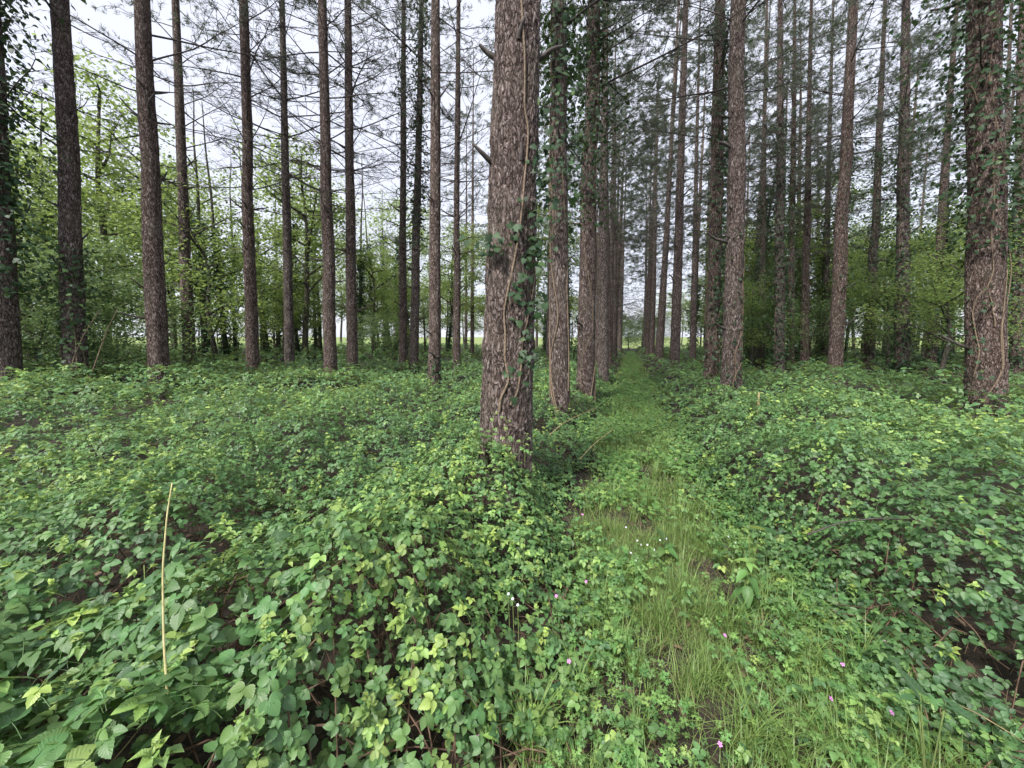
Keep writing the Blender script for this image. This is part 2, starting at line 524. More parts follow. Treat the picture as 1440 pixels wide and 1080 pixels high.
# ------------------------------------------------------------------ leaf templates
def leaflet(rows=8, width=0.38, serr=0.05, fold=0.16, droop=0.22, base=0.0):
    t = np.linspace(0, 1, rows)
    w = width * np.sin(PI * np.clip(t, 0, 1) ** 0.78) ** 0.75
    w = w * (1 - 0.25 * t ** 3) + 0.004
    w[-1] = 0.004; w[0] = 0.01
    w[1:-1] *= 1 + serr * np.where(np.arange(1, rows - 1) % 2, 1, -1)
    y = base + t
    zc = -droop * t ** 2
    V = np.concatenate([np.stack([s * w, y, zc + fold * np.abs(s) * w * 2], 1) for s in (-1, 0, 1)])
    uv = np.concatenate([np.stack([np.full(rows, s * 1.0), t, t * 0], 1) for s in (-1, 0, 1)])
    i = np.arange(rows - 1)
    F = np.concatenate([np.stack([i + a, i + 1 + a, i + 1 + b, i + b], 1)[:, ::-1] for a, b in ((0, rows), (rows, 2 * rows))])
    return V, [F], uv


def rot_z(V, a):
    c, s = math.cos(a), math.sin(a)
    return V @ np.array(((c, s, 0), (-s, c, 0), (0, 0, 1.0)))


def rot_x(V, a):
    c, s = math.cos(a), math.sin(a)
    return V @ np.array(((1, 0, 0), (0, c, s), (0, -s, c)))


def join_tpl(parts):
    V, Fs, U, n = [], {}, [], 0
    for v, fs, u in parts:
        V.append(v); U.append(u)
        for f in fs:
            Fs.setdefault(f.shape[1], []).append(f + n)
        n += len(v)
    return np.concatenate(V), [np.concatenate(x) for x in Fs.values()], np.concatenate(U)


def trifoliate(rows=8, seed=0, petiole=True, fold=0.16, droop=0.22, spread=1.15):
    r = np.random.default_rng(seed)
    parts = []
    for a, sc, b in ((0, 1.0, 0.22), (spread, 0.82, 0.05), (-spread, 0.82, 0.05)):
        v, f, u = leaflet(rows, 0.36 + r.uniform(-.04, .05), 0.09 if rows > 5 else 0, fold + r.uniform(-.1, .12), droop + r.uniform(-.12, .2), b)
        v = rot_x(v * sc, r.uniform(-.22, .18))
        v = rot_z(v, a + r.uniform(-.2, .2))
        parts.append((v, f, u))
    if petiole:
        pts = np.array([(0, -0.9, -0.30), (0, -0.4, -0.07), (0, 0.0, 0), (0, .24, 0)])
        v, f = tube(pts, np.array((.022, .018, .016, .012)), 3, False)
        parts.append((v, f, np.tile((0.0, 0.5, 0), (len(v), 1))))
    return join_tpl(parts)


TRI_HI = [trifoliate(8, k, True, 0.16, 0.22) for k in range(6)]
TRI_MID = [trifoliate(4, 20 + k, False) for k in range(4)]
TRI_REST = [trifoliate(4, k, False, 0.16, 0.22) for k in range(6)]
TRI_MID3 = [trifoliate(3, 30 + k, False) for k in range(4)]
TRI_YOUNG = [trifoliate(6, 40 + k, True, 0.42, 0.35, 0.75) for k in range(4)]


def quad_leaf(w=0.36, fold=0.14):
    V = np.array([(0, 0, 0), (-w, .48, fold * .6), (0, 1, -.12), (w, .48, fold * .6)], float)
    return V, [np.array([(0, 2, 1), (0, 3, 2)])], np.array([(0, 0, 0), (-1, .5, 0), (0, 1, 0), (1, .5, 0)], float)


def tri_low(seed):
    r = np.random.default_rng(seed)
    ps = []
    for a in (0, 1.2, -1.2):
        v, f, u = quad_leaf(.40)
        v = rot_x(v, r.uniform(-.3, .25)); ps.append((rot_z(v, a + r.uniform(-.2, .2)), f, u))
    return join_tpl(ps)


TRI_LOW = [tri_low(60 + k) for k in range(4)]
QUAD = quad_leaf()


def ivy_leaf(detail=True):
    if detail:
        ol = [(0, 0), (.30, -.10), (.50, .12), (.34, .34), (.40, .60), (.20, .62), (0, 1.02), (-.20, .62), (-.40, .60), (-.34, .34), (-.50, .12), (-.30, -.10)]
    else:
        ol = [(0, 0), (.48, .1), (.34, .55), (0, 1), (-.34, .55), (-.48, .1)]
    V = [(0, .35, 0.0)] + [(x, y, -.16 * (x * x * 2 + (y - .35) ** 2)) for x, y in ol]
    n = len(ol)
    F = np.array([(0, 1 + (k + 1) % n, 1 + k) for k in range(n)])[:, ::-1]
    U = np.array([(x * 2, y, 0) for x, y in [(0, .35)] + ol])
    return np.array(V), [F], U


IVY_HI, IVY_LO = ivy_leaf(True), ivy_leaf(False)


def herb_leaf(seed=0):
    """deeply cut leaf of herb robert: three to five lobed segments"""
    r = np.random.default_rng(seed); ps = []
    for a, s in ((0, 1.0), (.95, .85), (-.95, .85), (1.9, .55), (-1.9, .55)):
        ol = [(0, 0), (.03, .25), (.27, .42), (.09, .46), (.25, .70), (.07, .72), (0, 1), (-.07, .72), (-.25, .70), (-.09, .46), (-.27, .42), (-.03, .25)]
        V = np.array([(0, .5, .02)] + [(x, y, -.1 * y * y - .1 * abs(x)) for x, y in ol]) * s
        n = len(ol)
        F = np.array([(0, 1 + k, 1 + (k + 1) % n) for k in range(n)])
        U = np.array([(x * 2, y, 0) for x, y in [(0, .5)] + ol])
        ps.append((rot_z(rot_x(V, r.uniform(-.2, .2)), a), [F], U))
    return join_tpl(ps)


HERB = [herb_leaf(k) for k in range(3)]


def herb_low(seed):
    r = np.random.default_rng(seed); ps = []
    for a, s in ((0, 1.0), (1.0, .85), (-1.0, .85), (2.1, .6), (-2.1, .6)):
        v, f, u = quad_leaf(.26)
        ps.append((rot_z(rot_x(v * s, r.uniform(-.3, .2)), a), f, u))
    return join_tpl(ps)


HERB_LOW = [herb_low(90 + k) for k in range(3)]


# ------------------------------------------------------------------ the brambles
def canopy_normal(x, y, e=0.06):
    f = lambda a, b: ground_z(a, b) + bramble_h(a, b)
    dx = (f(x + e, y) - f(x - e, y)) / (2 * e); dy = (f(x, y + e) - f(x, y - e)) / (2 * e)
    return np.stack([-dx, -dy, np.ones_like(dx)], 1)


def wedge(n, r0, r1, half=1.06):
    a = rng.uniform(-half, half, n); r = np.sqrt(rng.uniform(r0 * r0, r1 * r1, n))
    return r * np.sin(a), r * np.cos(a)


def fresh(x, y):
    """share of young leaves: the mound before the big trunk is the freshest"""
    g = 0.36 + 0.42 * (fbm(x * 0.8 + 31, y * 0.8, 3) - 0.5)
    g = g + 0.24 * np.exp(-(((x + 0.35) / 0.75) ** 2 + ((y - 1.75) / 0.9) ** 2))
    return g - 0.12 * sstep(0.8, 1.6, x) * sstep(3.5, 2.0, y)


def bramble_points(n, r0, r1, deep=0.75, thin=0.0, half=1.06):
    n = int(n * 1.38)
    x, y = wedge(n, r0, r1, half)
    h = bramble_h(x, y)
    hol = hollow(x, y)
    keep = (h > 0.07) & (rng.random(n) > hol * 0.93)
    if thin:
        keep &= (vnoise(x * 5 + 3, y * 5) > thin)
    x, y, h = x[keep], y[keep], h[keep]
    Nn = canopy_normal(x, y)
    slope = np.hypot(Nn[:, 0], Nn[:, 1])
    keep = rng.random(len(x)) < np.sqrt(1 + slope ** 2) / 1.7          # as many leaves per area on steep flanks as on top
    x, y, h, Nn, slope = x[keep], y[keep], h[keep], Nn[keep], slope[keep]
    k = len(x)
    q = np.abs(rng.normal(0, 1, k)) ** 1.2 * 0.20 * (1 + .9 * np.clip(slope - .6, 0, 1.5))
    q = np.clip(q, 0, deep)
    z = ground_z(x, y) + h * (1 - q) + rng.normal(0, .012, k)
    Nn[:, :2] *= 0.75
    Nn = Nn / np.linalg.norm(Nn, axis=1)[:, None] + rng.normal(0, 0.24, (k, 3))
    Nn[:, 2] = np.abs(Nn[:, 2]) + 0.12
    P = np.stack([x, y, z], 1)
    R = frames(Nn, rng.uniform(0, 2 * PI, k))
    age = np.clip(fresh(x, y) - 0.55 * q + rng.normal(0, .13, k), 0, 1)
    return P, R, age, q


def tip_points(n, r0, r1):
    """shoot tips standing out of the canopy: a few small folded young leaves each"""
    x, y = wedge(n, r0, r1)
    h = bramble_h(x, y); keep = (h > 0.15) & (rng.random(n) > hollow(x, y)) & (rng.random(n) < 0.25 + 1.2 * fresh(x, y))
    x, y, h = x[keep], y[keep], h[keep]
    m = 5; k = len(x) * m
    lift = np.repeat(rng.uniform(.0, .085, len(x)), m) - np.tile(np.arange(m) * .016, len(x))
    X = np.repeat(x, m) + rng.normal(0, .012, k); Y = np.repeat(y, m) + rng.normal(0, .012, k)
    P = np.stack([X, Y, np.repeat(ground_z(x, y) + h, m) + lift], 1)
    ang = np.tile(np.arange(m) * 2.4, len(x)) + np.repeat(rng.uniform(0, 6, len(x)), m)
    el = np.tile(np.linspace(1.15, 0.2, m), len(x))
    d = np.stack([np.cos(ang), np.sin(ang), 0 * ang], 1)
    Nn = np.cos(el)[:, None] * np.array((0, 0, 1.0)) - np.sin(el)[:, None] * d * 0.9 + rng.normal(0, .12, (k, 3))
    R = frames(Nn, ang)
    S = np.tile(np.linspace(.016, .034, m), len(x)) * np.repeat(rng.uniform(.8, 1.25, len(x)), m)
    age = np.tile(np.linspace(.95, .62, m), len(x)) + rng.normal(0, .06, k)
    return P, R, S, np.clip(age, 0, 1)


CLUMPS = [  # pixel of its middle, height there, label
    (70, 990, .62, 'large-leaved bramble clump filling the bottom left corner of the photo'),
    (70, 800, .62, 'dark bramble clump at the left edge, just behind the large-leaved corner clump'),
    (330, 1000, .55, 'bramble clump at the bottom edge just in front of the dark hollow with dead canes'),
    (330, 740, .60, 'bramble clump behind the dark hollow, around the top of the tall pale dead cane'),
    (560, 990, .50, 'broad dark green bramble clump at the bottom edge, middle of the photo'),
    (560, 800, .62, 'bright fresh green bramble mound in the open left of the grassy path'),
    (660, 680, .66, 'light green bramble mound piled against the foot of the thickest trunk'),
    (760, 850, .35, 'low bramble edge trailing down onto the left side of the grassy path'),
    (1360, 1000, .45, 'bramble clump in the bottom right corner with long dry stems across it'),
    (1180, 760, .55, 'overhanging bramble clump with deep shade beneath, beside the path on the right'),
    (1370, 750, .62, 'dense bramble clump at the right edge, below the ivy-laced thick trunk'),
]


def brambles():
    cx = np.array([on_plane(a, b, z)[:2] for a, b, z, _ in CLUMPS])
    P, R, age, q = bramble_points(22500, 0.55, 3.3, thin=0.14, half=1.24)
    S = rng.uniform(.019, .042, len(P)) * (1 + 0.40 * sstep(-.5, -1.0, P[:, 0]) * sstep(1.7, 1.1, P[:, 1]))
    P2, R2, S2, age2 = tip_points(420, 0.6, 3.3)
    lab = np.argmin(((P[:, None, :2] - cx[None]) ** 2).sum(2), 1)
    lab2 = np.argmin(((P2[:, None, :2] - cx[None]) ** 2).sum(2), 1)
    # a handful of leaf meshes of different age and fold, shared by the leaves that are objects
    NV = 30
    pool, big_main, big_side = [], [], []
    for k in range(NV):                                   # the largest leaves: end leaflet with the stalk, two side leaflets as sub-parts
        r_ = np.random.default_rng(900 + k); rn = (k * 0.618) % 1; a = (k + .5) / NV
        v, f, u_ = leaflet(14, .37 + r_.uniform(-.03, .05), .075, .16 + r_.uniform(-.1, .1), .24 + r_.uniform(-.1, .2), .22)
        pv, pf = tube(np.array([(0, -0.9, -0.30), (0, -0.4, -0.07), (0, 0.0, 0), (0, .24, 0)]), np.array((.022, .018, .016, .012)), 4, False)
        V, F, U = join_tpl([(v, f, u_), (pv, pf, np.tile((0.0, .5, 0), (len(pv), 1)))])
        U = U.copy(); U[:, 2] = rn
        big_main.append(make_mesh('leaf', V, F, M_BRAMBLE, {'luv': U, 'age': np.full(len(V), a)}))
        v, f, u_ = leaflet(13, .37 + r_.uniform(-.03, .05), .075, .16 + r_.uniform(-.1, .1), .24 + r_.uniform(-.1, .2), .05)
        u_ = u_.copy(); u_[:, 2] = rn
        big_side.append(make_mesh('leaflet', v * .84, f, M_BRAMBLE, {'luv': u_, 'age': np.full(len(v), a)}))
    for k in range(NV):
        V, F, U = TRI_HI[k % 6]
        U = U.copy(); U[:, 2] = ((k * 0.618) % 1)
        a = (k + .5) / NV
        pool.append(make_mesh('bramble_leaf', V, F, M_BRAMBLE, {'luv': U, 'age': np.full(len(V), a)}))
    px, py, d = to_px(P)
    infr = (px > -10) & (px < 1450) & (py > 0) & (py < 1090)
    score = S / np.maximum(d, .3) * infr * np.where(q < 0.14, 1.0, 0.25)
    for c, (_, _, _, label) in enumerate(CLUMPS):
        base = (*cx[c], float(ground_z(*cx[c])))
        t = thing('bramble_bush', label, 'bramble', base, group='bramble clumps beside the path')
        off = np.array(base)
        idx = np.where(lab == c)[0]
        order = idx[np.argsort(-score[idx])]
        nob = min(290, int((score[order] > 0.010).sum()))
        own, rest = order[:nob], order[nob:]
        for ii, i in enumerate(own):
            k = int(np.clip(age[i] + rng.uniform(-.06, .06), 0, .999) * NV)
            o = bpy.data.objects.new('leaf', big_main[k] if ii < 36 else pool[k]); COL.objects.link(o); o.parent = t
            mw = np.eye(4); mw[:3, :3] = R[i] * S[i]; mw[:3, 3] = P[i] - off
            o.matrix_local = Matrix(mw.tolist())
            if ii < 36:
                for sd in (-1, 1):
                    c_ = bpy.data.objects.new('leaflet', big_side[k]); COL.objects.link(c_); c_.parent = o
                    c_.matrix_local = Matrix.Rotation(sd * rng.uniform(.95, 1.3), 4, 'Z') @ Matrix.Rotation(rng.uniform(-.2, .2), 4, 'X')
        mb = MB()
        for k in range(6):
            j = rest[k::6]
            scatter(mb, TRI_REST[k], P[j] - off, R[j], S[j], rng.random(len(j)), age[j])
        j2 = np.where(lab2 == c)[0]
        for k in range(4):
            j = j2[k::4]
            scatter(mb, TRI_YOUNG[k], P2[j] - off, R2[j], S2[j], rng.random(len(j)), age2[j])
        if mb.n:
            link('foliage', mb.mesh('bramble_foliage', M_BRAMBLE), t, kind='stuff')
        # old arching canes inside
        mb = MB()
        for i in rng.choice(idx, min(len(idx), 26), replace=False) if len(idx) else []:
            p = P[i] - off; a = rng.uniform(0, 2 * PI); ln = rng.uniform(.3, .9); s = np.linspace(0, 1, 8)
            gx = p[0] + np.cos(a) * ln * (s - .5); gy = p[1] + np.sin(a) * ln * (s - .5)
            gz = ground_z(gx + off[0], gy + off[1]) - off[2] + bramble_h(gx + off[0], gy + off[1]) * (0.15 + 0.62 * np.sin(PI * np.clip(s, .05, .95)))
            V, F = tube(np.stack([gx, gy, gz + wob(8, .015)], 1), np.linspace(.0035, .0018, 8), 4)
            mb.add(V, F)
        if mb.n:
            link('canes', mb.mesh('bramble_canes', M_CANE), t, kind='stuff')
    # the thicket beyond: one mass nobody could count
    mb = MB()
    for n, r0, r1, tpl in ((11500, 3.3, 4.8, TRI_MID3), (16000, 4.8, 7.0, TRI_MID3)):
        P, R, age, q = bramble_points(n, r0, r1, thin=0.05)
        S = rng.uniform(.030, .052, len(P)) * (1 + .1 * (r0 > 4))
        for k in range(4):
            scatter(mb, tpl[k], P[k::4], R[k::4], S[k::4], rng.random(len(P[k::4])), age[k::4])
    # runners creeping low onto the path from both sides
    n = 10500
    u = 1.1 + 13 * rng.random(n) ** 1.4
    l, r = path_edges(u)
    v = np.where(rng.random(n) < .5, l + rng.normal(-.08, .26, n), r + rng.normal(.05, .24, n))
    x, y = xy_of(u, v)
    ok = vnoise(x * 2.7 + 40, y * 2.7) > .36
    x, y, u = x[ok], y[ok], u[ok]; m = len(x)
    P = np.stack([x, y, ground_z(x, y) + rng.uniform(.03, .15, m)], 1)
    R = frames(np.array((0, -.1, 1.0)) + rng.normal(0, .25, (m, 3)), rng.uniform(0, 6.3, m))
    S = rng.uniform(.018, .036, m) * (1 + .04 * u)
    age = np.clip(rng.normal(.45, .14, m), 0, 1)
    for k in range(4):
        j = (np.arange(m) % 4 == k)
        for tpl, jj in ((TRI_MID, j & (u < 4)), (TRI_LOW, j & (u >= 4))):
            scatter(mb, tpl[k], P[jj], R[jj], S[jj], rng.random(jj.sum()), age[jj])
    P, R, S, age = tip_points(1300, 3.3, 8.0)
    for k in range(4):
        scatter(mb, TRI_LOW[k], P[k::4], R[k::4], S[k::4] * 1.15, rng.random(len(P[k::4])), age[k::4])
    P, R, age, q = bramble_points(32000, 7.0, 14.0, deep=.4)
    S = rng.uniform(.040, .072, len(P))
    for k in range(4):
        scatter(mb, TRI_LOW[k], P[k::4], R[k::4], S[k::4], rng.random(len(P[k::4])), age[k::4])
    P, R, age, q = bramble_points(24000, 14.0, 46.0, deep=.4)
    S = rng.uniform(.085, .175, len(P))
    for k in range(4):
        scatter(mb, TRI_LOW[k], P[k::4], R[k::4], S[k::4], rng.random(len(P[k::4])), age[k::4])
    link('bramble_undergrowth', mb.mesh('bramble_undergrowth', M_BRAMBLE), kind='stuff', label='bramble thicket covering the forest floor behind the front clumps', category='undergrowth')


brambles()


# ------------------------------------------------------------------ path: grass, litter, herbs
def blade_tpl(n=4, bend=0.5):
    t = np.linspace(0, 1, n)
    w = 0.5 * (1 - t ** 1.6); w[-1] = 0.02
    y = t * (1 - .25 * bend * t); z = -bend * t ** 2
    # blade stands along +z: local y -> up, local z -> lean
    V = np.concatenate([np.stack([-w, -z * .8, y], 1), np.stack([w, -z * .8, y], 1)])
    i = np.arange(n - 1)
    F = np.stack([i, i + n, i + n + 1, i + 1], 1)
    U = np.concatenate([np.stack([w * 0 - 1, t, t], 1), np.stack([w * 0 + 1, t, t], 1)])
    return V, [F], U


def scatter_blades(mb, P, ang, length, width, lean, rnd, age, n=4):
    """blades of own length, width and lean"""
    m = len(P)
    t = np.linspace(0, 1, n)
    w = 0.5 * (1 - t ** 1.6); w[-1] = 0.03
    f = np.stack([np.cos(ang), np.sin(ang), 0 * ang], 1)
    s = np.stack([-np.sin(ang), np.cos(ang), 0 * ang], 1)
    up = np.array((0, 0, 1.0))
    th = lean[:, None] * t[None]
    dl = length[:, None] / (n - 1)
    sx = np.concatenate([np.zeros((m, 1)), np.cumsum(np.sin(th[:, 1:]) * dl, 1)], 1)
    sz = np.concatenate([np.zeros((m, 1)), np.cumsum(np.cos(th[:, 1:]) * dl, 1)], 1)
    C = P[:, None] + f[:, None] * sx[..., None] + up * sz[..., None]
    A = C - s[:, None] * (w[None] * width[:, None])[..., None]
    B = C + s[:, None] * (w[None] * width[:, None])[..., None]
    V = np.concatenate([A, B], 1).reshape(-1, 3)
    i = np.arange(n - 1)
    F = np.stack([i, i + n, i + n + 1, i + 1], 1)
    F = (F[None] + (np.arange(m) * 2 * n)[:, None, None]).reshape(-1, 4)
    L = np.zeros((m, 2 * n, 3)); L[:, :n, 0] = -1; L[:, n:, 0] = 1; L[:, :n, 1] = t; L[:, n:, 1] = t; L[:, :, 2] = rnd[:, None]
    mb.add(V, [F], 0, luv=L.reshape(-1, 3), age=np.repeat(age, 2 * n))


def in_path(n, u0, u1, margin=0.1, power=1.0):
    u = u0 + (u1 - u0) * rng.random(n) ** power
    l, r = path_edges(u)
    v = l - margin + (r - l + 2 * margin) * rng.random(n)
    x, y = xy_of(u, v)
    return x, y, u, v


BARE = [(*on_plane(905, 742, 0)[:2], .17), (*on_plane(985, 740, 0)[:2], .15), (*on_plane(870, 1050, 0)[:2], .16), (*on_plane(960, 690, 0)[:2], .16), (*on_plane(830, 960, 0)[:2], .10), (*on_plane(880, 575, 0)[:2], .3)]


def grass():
    mb = MB()
    # short trodden sward
    for n, u0, u1, ln, wd in ((34000, .8, 3.2, (.05, .17), (.0016, .0036)), (30000, 3.2, 9.0, (.06, .17), (.003, .006)), (16000, 9.0, 34.0, (.08, .2), (.008, .016))):
        x, y, u, v = in_path(n, u0, u1, .24)
        bare = fbm(x * 2.2 + 50, y * 2.2, 3)
        for bx, by, bs in BARE:
            bare = bare + .30 * np.exp(-((x - bx) ** 2 + (y - by) ** 2) / bs ** 2)
        keep = rng.random(n) < np.clip(1.35 - 1.5 * sstep(.44, .66, bare), .10, 1)
        x, y = x[keep], y[keep]; m = len(x)
        dry = vnoise(x * 3 + 7, y * 3)
        age = np.where(rng.random(m) < .06 + .28 * dry ** 2.5, rng.uniform(.7, 1.0, m), rng.uniform(.0, .45, m))
        scatter_blades(mb, np.stack([x, y, ground_z(x, y)], 1), rng.uniform(0, 2 * PI, m), rng.uniform(*ln, m) * (.45 + 1.1 * vnoise(x * 6 + 9, y * 6)), rng.uniform(*wd, m), rng.uniform(.4, 2.4, m), rng.random(m), age, 3)
    # taller tufts along both edges
    for nt, u0, u1 in ((95, 1.0, 3.5), (150, 3.5, 9.0)):
        x, y, u, v = in_path(nt, u0, u1, .06)
        for a, b in zip(x, y):
            k = rng.integers(18, 46)
            X = a + rng.normal(0, .022, k); Y = b + rng.normal(0, .022, k)
            sc = rng.uniform(.6, 1.2)
            scatter_blades(mb, np.stack([X, Y, ground_z(X, Y) - .005], 1), rng.uniform(0, 2 * PI, k), rng.uniform(.12, .30, k) * sc, rng.uniform(.003, .006, k), rng.uniform(.3, 1.9, k), rng.random(k), rng.uniform(.05, .5, k), 6)
    link('grass', mb.mesh('grass', M_GRASS), kind='stuff', label='short worn grass along the middle of the path', category='grass')
    # litter: dead leaves, needles, bits of twig
    mb = MB()
    n = 3800
    x, y = wedge(n, .7, 4.5)
    P = np.stack([x, y, ground_z(x, y) + rng.uniform(.004, .03, n)], 1)
    Nn = np.array((0, 0, 1.0)) + rng.normal(0, .35, (n, 3))
    V, F, U = leaflet(4, .26, 0, .2, .2)
    scatter(mb, (V, F, U), P, frames(Nn, rng.uniform(0, 6.3, n)), rng.uniform(.02, .055, n), rng.random(n), rng.uniform(0, .85, n))
    n = 5000
    x, y = wedge(n, .7, 4.0)
    a = rng.uniform(0, 6.3, n); ln = rng.uniform(.05, .16, n)
    scatter_blades(mb, np.stack([x, y, ground_z(x, y) + .012], 1), a, ln, rng.uniform(.0015, .003, n), np.full(n, 1.5), rng.random(n), rng.uniform(.2, 1, n), 3)
    link('leaf_litter', mb.mesh('leaf_litter', M_DEADLEAF), kind='stuff', label='brown fallen leaves and needles on the soil', category='litter')


grass()


def herbs():
    """low cut-leaved herbs: a carpet along the path edges, the nearest plants one by one"""
    mb = MB()
    for n, r0, r1 in ((4600, 1.2, 4.8), (8000, 4.0, 12.0), (5000, 11.0, 40.0)):
        u = rng.uniform(r0 * .8, r1, n)
        u = np.where((u < r0) & (rng.random(n) < .6) & (r0 > 2), u + r0 * .5, u)
        l, r = path_edges(u)
        right = rng.random(n) < .55
        v = np.where(right, r + rng.normal(-.16, .24, n), l + rng.normal(.06, .16, n))
        v = np.where(rng.random(n) < .13 + .34 * sstep(3.0, 6.5, u), rng.uniform(l, r), v)
        x, y = xy_of(u, v)
        keep = (vnoise(x * 2.6, y * 2.6 + 11) > (.46 if r0 < 2 else .36))
        x, y = x[keep], y[keep]; m = len(x)
        P = np.stack([x, y, ground_z(x, y) + rng.uniform(.03, .15, m) * (1 + .6 * (r0 > 4))], 1)
        Nn = np.array((0, -.2, 1.0)) + rng.normal(0, .3, (m, 3))
        k3 = rng.integers(0, 3, m)
        for k in range(3):
            j = k3 == k
            scatter(mb, (HERB if r0 < 2 else HERB_LOW)[k], P[j], frames(Nn[j], rng.uniform(0, 6.3, j.sum())), rng.uniform(.017, .042, j.sum()) * (1 + (r0 > 4) * .5 + (r0 > 11) * 1.6), rng.random(j.sum()), np.clip(rng.normal(.42, .16, j.sum()), 0, 1))
    link('herb_carpet', mb.mesh('herb_carpet', M_HERB), kind='stuff', label='low lacy-leaved herbs spreading along the edges of the path', category='herbs')


herbs()


def flower_mesh(mat, petals=5, notch=0.0):
    mb = MB()
    for k in range(petals):
        a = 2 * PI * k / petals
        ol = np.array([(0, .1, 0), (.30, .55, .05), (.26, .95, .02), (0, 1.0 - notch, 0), (-.26, .95, .02), (-.30, .55, .05)])
        V = rot_z(np.concatenate([[(0, .6, -.02)], ol]), a)
        F = np.array([(0, 1 + (i + 1) % 6, 1 + i) for i in range(6)])[:, ::-1]
        mb.add(V, [F], 0)
    V, F = tube(np.array([(0, 0, -.05), (0, 0, .06)]), .12, 6)
    mb.add(V, F, 1)
    return mb.mesh('flower', [mat, M_STRAW], smooth=False)


FL_PINK, FL_WHITE = flower_mesh(M_PINK), flower_mesh(M_WHITE, 5, .25)
HERB_LEAF_ME = []
for k in range(9):
    V, F, U = HERB[k % 3]
    U = U.copy(); U[:, 2] = (k * .618) % 1
    HERB_LEAF_ME.append(make_mesh('herb_leaf', V, F, M_HERB, {'luv': U, 'age': np.full(len(V), .2 + .06 * k)}))


def herb_plant(px, py, label, flower=None, size=.12, nleaf=9, name='herb_robert_plant', cat='wildflower', hz=.05, fsize=.0085, group=None):
    p = on_plane(px, py, hz + size)
    x, y = p[0], p[1]
    z0 = float(ground_z(x, y))
    t = thing(name, label, cat, (x, y, z0), group)
    mb = MB()
    for k in range(nleaf):
        a = k * 2.4 + rng.uniform(-.4, .4); ln = size * rng.uniform(.5, 1.05); el = rng.uniform(.35, 1.15)
        tip = np.array((math.cos(a) * math.cos(el), math.sin(a) * math.cos(el), math.sin(el))) * ln
        V, F = tube(np.array([(0, 0, 0), tip * .5 + (0, 0, .012), tip]), (.0014, .0011, .0009), 4); mb.add(V, F)
        o = link('leaf', HERB_LEAF_ME[rng.integers(0, 9)], t)
        Nn = np.array([(0, -.15, 1.0)]) + rng.normal(0, .25, (1, 3))
        R = frames(Nn, np.array([a]))[0]
        mw = np.eye(4); mw[:3, :3] = R * rng.uniform(.020, .034); mw[:3, 3] = tip
        o.matrix_local = Matrix(mw.tolist())
    if flower is not None:
        top = np.array((0, 0, size + hz + .0)) + np.array((0, 0, max(0, .02)))
        V, F = tube(np.array([(0, 0, 0), (.006, 0, top[2] * .5), top]), .0012, 4); mb.add(V, F)
        f = link('flower', flower, t)
        R = frames(np.array([(rng.normal(0, .3), -.55, .8)]), np.array([rng.uniform(0, 6)]))[0]
        mw = np.eye(4); mw[:3, :3] = R * fsize; mw[:3, 3] = top + (0, -.002, .003)
        f.matrix_local = Matrix(mw.tolist())
    link('stem', mb.mesh('herb_stems', M_GREENSTEM), t, kind='stuff')
    return t


for px, py, lab in [
    (1012, 1051, 'pink-flowered herb at the bottom edge, nearest bloom on the path'),
    (1019, 898, 'single pink flower on the right half of the grassy path'),
    (1253, 1008, 'pink flower among cut leaves at the bottom right of the path'),
    (1168, 989, 'small pink flower left of the bottom right bramble clump'),
    (1241, 907, 'pale pink flower under the overhanging bramble clump'),
    (800, 938, 'pink flower at the left edge of the path, low in the photo'),
    (782, 849, 'pink flower at the left path edge above the long grass tuft'),
    (824, 823, 'pink flower on the left path edge, close to the grass'),
    (819, 730, 'pink flower farther up the left path edge, beside bramble'),
    (950, 650, 'tiny pink flower farthest up the path, on its right side'),
    (674, 1059, 'pink flower at the bottom edge among brambles, left of the path'),
    (1184, 939, 'faint pink flower between cut leaves right of the path'),
]:
    herb_plant(px, py, lab, FL_PINK, rng.uniform(.06, .11), 8, group='pink flowering herbs')
for px, py, lab in [(q[0], q[1], 'small white wildflower in the loose patch on the left half of the path') for q in [(896, 764), (901, 770), (910, 770), (928, 763), (937, 761), (887, 781), (894, 792), (920, 777)]] + [
        (1024, 757, 'white wildflower at the right path edge, the upper of two'), (1034, 766, 'white wildflower at the right path edge, the lower of two'), (880, 745, 'lone pale wildflower farthest up the left half of the path'),
        (721, 862, 'middle one of three white wildflowers among the bright bramble mound'), (715, 856, 'upper one of three white wildflowers among the bright bramble mound'), (728, 869, 'lower one of three white wildflowers among the bright bramble mound')]:
    herb_plant(px, py, lab, FL_WHITE, rng.uniform(.07, .1), 4, 'white_wildflower', group='white wildflowers', fsize=.0065, hz=.30 if px < 740 else .05)


def grass_tuft(px, py, n, ln, wd, label):
    p = on_plane(px, py, .02); x, y = p[0], p[1]; z0 = float(ground_z(x, y))
    t = thing('grass_tuft', label, 'grass', (x, y, z0), 'long grass tufts')
    mb = MB()
    a = rng.uniform(0, 6.3, n)
    P = np.stack([rng.normal(0, .022, n), rng.normal(0, .022, n), np.full(n, -.004)], 1)
    scatter_blades(mb, P, a, rng.uniform(.5, 1.15, n) * ln, rng.uniform(.7, 1.3, n) * wd, rng.uniform(.5, 2.2, n), rng.random(n), rng.uniform(.05, .5, n), 8)
    link('blades', mb.mesh('grass_blades', M_GRASS), t, kind='stuff')


